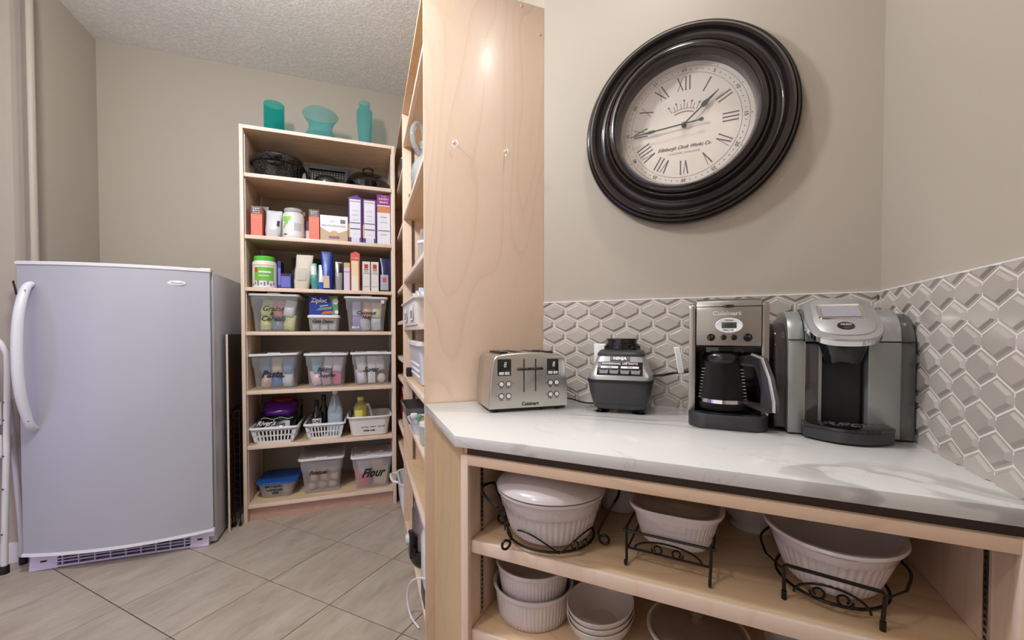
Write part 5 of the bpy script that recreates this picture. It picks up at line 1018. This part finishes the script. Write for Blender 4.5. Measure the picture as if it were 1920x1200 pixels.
v = sth('funnel_scoop', 'pale grey plastic scoop handle leaning in the white utility bin beside the oil', 'scoop', .030, 3.055, z + .0065, 0); obj('handle', TB([(-.022, 0, .190), (-.012, 0, .165), (.002, .01, .11), (.004, .02, .012)], .0095, 8, smooth=3), C(206, 204, 210), v); obj('grip_end', B(-.036, -.012, -.012, .012, .178, .196, bev=.004), C(214, 212, 216), v)
bottle('small dark bottle hidden at the left end of the white utility bin', -.088, 3.075, z + .0065, .62)
# bottom shelf
z = SHZ[6] + .0005
v = sth('food_container', 'low frosted container with a translucent blue lid, hand-lettered Birthday Candles Tins', 'container', -.556, 2.985, z, -3)
obj('tub_body', loft(bmesh.new(), [rr(0, .12, .160, .21, .03, 0, 5), rr(0, .12, .175, .225, .034, .008, 5), rr(0, .12, .215, .265, .04, .098, 5)], True, False), FROST, v); obj('lid', loft(bmesh.new(), [rr(0, .12, .235, .285, .05, .096, 6), rr(0, .12, .240, .29, .05, .100, 6), rr(0, .12, .236, .286, .05, .106, 6), rr(0, .12, .205, .255, .04, .108, 6), rr(0, .12, .195, .245, .04, .102, 6)]), BLUELID, v)
fronttext(v, 'BIRTHDAY', .021, -.010, .079, -.0100, sh=.1, tl_=-14); fronttext(v, 'CANDLES', .021, -.008, .055, -.0050, sh=.1, tl_=-14); fronttext(v, 'TINS', .019, -.005, .033, -.0005, sh=.1, tl_=-14)
for k, (x, y, c_) in enumerate(((-.045, .06, (214, 196, 190)), (.012, .07, (160, 160, 190)), (.05, .06, (196, 170, 176)))):
    p = Matrix.Rotation(R(-3), 4, 'Z') @ Vector((x, y, 0)); q = sth('candle_packet', ('cream', 'blue-grey', 'dusty pink')[k] + ' candle packet inside the blue-lidded container', 'packet', -.556 + p.x, 2.985 + p.y, z + .01); obj('pouch', pillow(.05, .06, .07, 60 + k, 1, crum=.15), C(*c_), q, ang=70)
v = binth('clear lidded bin marked Potatoes, full of potatoes', -.286, 2.995, z, 0); stepbin(v, .272, .212, .345, .29, .232, mat=FROST, lidtop=FROST)
fronttext(v, 'Potatoes', .034, -.020, .140, -.026, tl_=-7, sx=.85)
k = 0
for r_ in range(3):
    for q in range(3):
        x = -.062 + .062 * q + (.012 if r_ % 2 else 0); zz = .030 + r_ * .054; k += 1
        p = sth('potato', 'tan potato in the Potatoes bin, ' + ('bottom', 'middle', 'top')[r_] + ' row, ' + ('left', 'centre', 'right')[q], 'potato', -.286 + x, 2.995 + .055, z + zz, 20 * k, 'potatoes in the bin'); o = obj('skin', LT([(.0001, -.024), (.014, -.021), (.024, -.010), (.027, .002), (.022, .015), (.011, .023), (.0001, .025)], 16, sx=1.15), C(196, 168, 132, r=.7, var=.15), p)
v = binth('clear lidded bin marked Flour in large script, bottom right', .034, 2.955, z, 0); stepbin(v, .268, .208, .26, .215, .222, mat=FROST, lidtop=FROST, lidh=.02)
fronttext(v, 'Flour', .078, .000, .112, -.028, tl_=-7, off=.0014, sh=.5, sx=.85)
fill('Flour bin', .034, 2.955, z, .208, .215, .222, [(206, 66, 76), (226, 216, 176), (190, 192, 200), (216, 190, 160)], ['red and white flour bag at the left', 'cream flour bag at the right', 'grey flour bag on top at the left', 'tan flour bag on top at the right'])

# ------------------------------------------------------------------ tall unit contents (front edge at s = .203)
def uth(name, lb, cat, s, t, z, rz=90, g=None): return sth(name, lb, cat, s, t, z, rz, g)
v = uth('glass_pitcher', 'clear glass pitcher with a looped handle high in the tall shelf unit', 'pitcher', .312, 2.10, 1.8505, 0)
obj('glass_body', LT([(.0001, .002), (.045, .002), (.06, .01), (.092, .06), (.100, .11), (.090, .16), (.062, .20), (.048, .225), (.050, .25), (.060, .27), (.057, .27), (.046, .25), (.044, .225), (.058, .20), (.086, .16), (.096, .11), (.088, .06), (.055, .014), (.0001, .01)], 40), glass('thick_clear_glass', srgb(216, 224, 226), .22), v)
obj('handle', TB([(-.055, -.02, .21), (-.085, -.03, .25), (-.092, -.034, .31), (-.070, -.026, .352), (-.040, -.014, .335), (-.030, -.01, .28), (-.045, -.01, .235)], .013, 12, smooth=5), glass('thick_glass_handle', srgb(206, 216, 224), .28), v)
v = uth('green_glass_cup', 'small green glass cup half hidden beside the glass pitcher', 'cup', .240, 2.22, 1.8505, 0); obj('glass_body', LT([(.0001, .001), (.020, .001), (.026, .05), (.0245, .05), (.018, .006), (.0001, .006)], 24), glass('green_glass', srgb(90, 170, 130), .3), v)
v = uth('wooden_spoon', 'brown wooden spoon lying on the shelf edge under the glass pitcher', 'spoon', .236, 2.27, 1.858, 0); obj('spoon_bowl', LT([(.0001, -.004), (.02, -.002), (.024, .004), (.0001, .006)], 18, sy=1.5), C(120, 86, 60), v); obj('handle', TB([(0, .03, 0), (0, .14, .002)], .005, 8), C(120, 86, 60), v)
v = uth('measuring_glass', 'clear measuring glass with a white lid on the third shelf of the tall unit', 'glass', .272, 1.93, 1.4855, 0); obj('glass_body', LT([(.0001, .001), (.04, .001), (.046, .10), (.044, .10), (.037, .008), (.0001, .008)], 28), glass('cloudy_glass', srgb(214, 216, 220), .35), v); obj('lid', LT([(.0001, .10), (.048, .10), (.048, .112), (.0001, .114)], 28), WHPLAS, v); obj('glass_top', LT([(.0001, .115), (.03, .115), (.038, .14), (.034, .165), (.0001, .168)], 24), glass('cloudy_glass_top', srgb(200, 204, 206), .35), v)
v = uth('white_bin', 'white plastic bin with a paper barcode label on its side in the tall unit', 'bin', .312, 2.08, 1.2125, 0)
obj('bin_body', loft(bmesh.new(), [rr(0, 0, .22, .60, .02, 0), rr(0, 0, .235, .63, .02, .11), rr(0, 0, .25, .65, .024, .113), rr(0, 0, .25, .65, .024, .120), rr(0, 0, .225, .62, .02, .118), rr(0, 0, .20, .58, .02, .01)]), C(224, 220, 216), v)
for k, y in enumerate((.13, -.16)): lb_ = obj('paper_label', B(-.1175, -.1165, y - .06, y + .07, .022, .088), WHITE, v); bb_ = obj('barcode', B(-.1180, -.1175, y - .03, y + .03, .03, .065), C(110, 110, 116), lb_)
for k, (y, c_, nm) in enumerate(((.20, (226, 224, 230), 'clear plastic wrapped packet'), (.05, (226, 206, 190), 'peach snack packet'), (-.10, (200, 206, 226), 'pale blue packet'))): q = uth('snack_packet', nm + ' sticking out of the white barcode bin', 'packet', .29, 2.09 + y, 1.2255, 0); obj('pouch', pillow(.10, .13, .165, 70 + k, 1, crum=.2), C(*c_, r=.25), q, ang=70)
v = uth('large_bin', 'large frosted white lidded bin with horizontal ribs in the tall unit', 'storage bin', .358, 2.14, .9255, 0)
obj('bin_body', loft(bmesh.new(), [rr(0, 0, .22, .42, .03, 0), rr(0, 0, .235, .44, .03, .01), rr(0, 0, .262, .50, .03, .19), rr(0, 0, .275, .52, .03, .195)]), C(214, 214, 222, r=.3), v); obj('lid', loft(bmesh.new(), [rr(0, 0, .285, .53, .03, .19), rr(0, 0, .285, .53, .03, .205), rr(0, 0, .265, .51, .03, .209)]), WHPLAS, v)
for zz in (.035, .062, .089): obj('rib', B(-.124 - zz * .07, -.118, -.18, .16, zz, zz + .010, bev=.003), C(226, 226, 232), v)
v = uth('black_gadget', 'small black gadget on the shelf beside the large frosted bin', 'gadget', .236, 2.412, .9255, 0); obj('casing', B(-.02, .02, -.02, .02, 0, .05, bev=.004), MATBLACK, v); obj('face', B(-.0215, -.0195, -.012, .012, .01, .04), C(70, 74, 80), v)
v = uth('loaf_pan', 'dark steel loaf pan jutting out of the tall unit at counter height', 'pan', .266, 2.285, .7005, 0)
obj('pan_body', loft(bmesh.new(), [rr(0, 0, .12, .24, .02, 0), rr(0, 0, .16, .30, .02, .085), rr(0, 0, .172, .31, .02, .086), rr(0, 0, .172, .31, .02, .089), rr(0, 0, .150, .29, .02, .087), rr(0, 0, .11, .23, .02, .006)]), C(120, 116, 116, r=.25, metal=.8), v)
v = uth('clear_tray', 'pale oval plastic tray holding utensils in the tall unit', 'tray', .258, 2.02, .7005, 0); obj('tray_body', loft(bmesh.new(), [rr(0, 0, .10, .20, .04, 0), rr(0, 0, .13, .235, .06, .055), rr(0, 0, .14, .245, .065, .058), rr(0, 0, .12, .225, .055, .056), rr(0, 0, .09, .19, .04, .006)]), C(214, 218, 226, r=.25), v)
for k, (c_, nm) in enumerate((((236, 236, 238), 'white'), ((120, 176, 160), 'sea green'), ((216, 170, 100), 'yellow'))): q = uth('utensil', nm + ' plastic kitchen utensil poking out of the pale tray', 'utensil', .235 + .02 * k, 1.96, .735, 0); obj('handle', TB([(-.03, -.04, .06 - .01 * k), (0, .03, .03), (.01, .08, -.005)], .011, 8, smooth=3), C(*c_, r=.3), q); obj('head', B(-.045, -.015, -.06, -.03, .05 - .01 * k, .072 - .01 * k, bev=.005), C(*c_, r=.3), q)
v = uth('glass_jar', 'clear glass jar at the near end of the utensil shelf', 'jar', .262, 1.76, .7005, 0); obj('glass_body', LT([(.0001, .001), (.045, .001), (.05, .008), (.05, .08), (.047, .08), (.046, .01), (.0001, .008)], 28), glass('jar_glass', srgb(214, 226, 226), .3), v); obj('lid', LT([(.0001, .081), (.052, .081), (.052, .094), (.0001, .096)], 28), C(226, 230, 232), v)
v = uth('steel_air_pot', 'brushed steel cooker with black band on the bottom shelf of the tall unit', 'appliance', .306, 2.00, .0755, 0)
obj('steel_body', LT([(.0001, .02), (.100, .02), (.104, .03), (.104, .25), (.096, .262), (.0001, .262)], 40), STEELV, v); obj('base_band', LT([(.0001, 0), (.104, 0), (.112, .01), (.114, .07), (.1045, .075), (.0001, .075)], 40), BLACK, v); obj('lid', LT([(.0001, .262), (.094, .262), (.088, .30), (.05, .325), (.0001, .33)], 36), C(150, 156, 160, r=.2, metal=.6), v)
o = obj('dial', LT([(.0001, 0), (.026, 0), (.024, .014), (.0001, .016)], 24), C(206, 206, 214, r=.3), v); o.location = (-.122, -.02, .12); o.rotation_euler = (0, R(-90), 0); obj('control_box', B(-.122, -.085, -.06, .02, .04, .15, bev=.008), BLACK, v)
v = uth('white_mixer', 'white rounded appliance on a dark base, near end of the tall unit bottom shelf', 'appliance', .286, 1.69, .0755, 0)
obj('casing', loft(bmesh.new(), [rr(0, 0, .13, .17, .05, .05), rr(0, 0, .15, .20, .06, .08), rr(0, 0, .15, .20, .06, .25), rr(0, 0, .12, .15, .055, .30), rr(0, 0, .07, .08, .03, .315)]), C(226, 230, 234, r=.25), v); obj('dark_base', loft(bmesh.new(), [rr(0, 0, .15, .20, .05, 0), rr(0, 0, .15, .20, .05, .05)]), C(70, 74, 76), v)
cw = ST(.20, 1.62); P = [ST(.23, 1.615, .20), ST(.195, 1.66, .19), ST(.165, 1.72, .14), ST(.155, 1.735, .07), ST(.165, 1.70, .015), ST(.19, 1.63, .006)]
tag(obj('charging_cable', TB([tuple(p) for p in P], .0035, 8, smooth=6), WHPLAS), 'thin white cord looping from the lowest shelf of the tall unit down to the floor', 'cord')
# far bay of the tall unit
FB = [('red_box', 'red and white carton in the far bay of the tall unit', 'box', .26, 2.66, 1.4625, .07, .10, .13, (190, 40, 40)), ('yellow_box', 'yellow-green carton in the far bay of the tall unit', 'box', .26, 2.62, 1.2505, .06, .14, .13, (190, 186, 80)), ('orange_tin', 'dark amber tin in the far bay of the tall unit', 'tin', .27, 2.70, 1.0155, .08, .10, .10, (140, 90, 40)), ('amber_jar', 'amber box low in the far bay of the tall unit', 'box', .27, 2.64, .8855, .07, .10, .08, (150, 104, 50)), ('blue_carton', 'blue and purple carton in the far bay at counter height', 'carton', .27, 2.66, .5655, .10, .16, .18, (50, 50, 150)), ('black_pot', 'black pot in the far bay above the red box', 'pot', .33, 2.72, 1.8305, .16, .16, .14, (18, 18, 20))]
for nm, lb, cat, s, t, z, a, b, h, c_ in FB:
    v = uth(nm, lb, cat, s, t, z, 0)
    if cat in ('tin', 'pot'): obj('body', LT([(.0001, 0), (a / 2, 0), (a / 2, h * .92), (a / 2 - .004, h * .92), (.0001, h * .92)], 28), C(*c_, r=.25), v); obj('lid', LT([(.0001, h * .92), (a / 2 + .002, h * .92), (a / 2 - .01, h), (.0001, h)], 28), C(*c_, r=.25), v)
    else: obj('carton', B(-a / 2, a / 2, -b / 2, b / 2, 0, h, bev=.001), C(*c_), v, smooth=False); obj('printed_panel', B(-a / 2 - .0008, -a / 2, -b * .4, b * .4, h * .1, h * .55), C(216, 206, 196), v, smooth=False)
v = uth('red_bag', 'deep red bag standing in the far bay behind the white utility bin', 'bag', .27, 3.02, .5655, 0); obj('pouch', pillow(.10, .16, .26, 81, .5), C(120, 24, 26, r=.2), v, ang=70)
v = uth('white_tub', 'white plastic tub with a curved rim hanging over the low far bay', 'tub', .262, 2.735, .0755, 0); obj('tub_body', loft(bmesh.new(), [rr(0, 0, .12, .26, .04, 0), rr(0, 0, .14, .30, .05, .15), rr(0, 0, .155, .315, .055, .155), rr(0, 0, .155, .315, .055, .165), rr(0, 0, .13, .29, .045, .162), rr(0, 0, .11, .25, .04, .01)]), C(230, 230, 232), v); obj('rim_handle', TB([(-.078, -.09, .16), (-.11, -.06, .165), (-.115, .06, .165), (-.078, .09, .16)], .008, 8, smooth=4), C(236, 236, 238), v)
v = uth('baking_tin', 'grey tin propped at the top of the far bay', 'tin', .30, 2.80, 2.1525, 0); obj('tin_body', loft(bmesh.new(), [rr(0, 0, .15, .36, .01, 0), rr(0, 0, .18, .40, .012, .08), rr(0, 0, .185, .405, .012, .085)]), C(130, 120, 114, r=.3, metal=.5), v); obj('rim', loft(bmesh.new(), [rr(0, 0, .19, .41, .012, .084), rr(0, 0, .19, .41, .012, .090)]), C(150, 140, 134, r=.3, metal=.5), v)
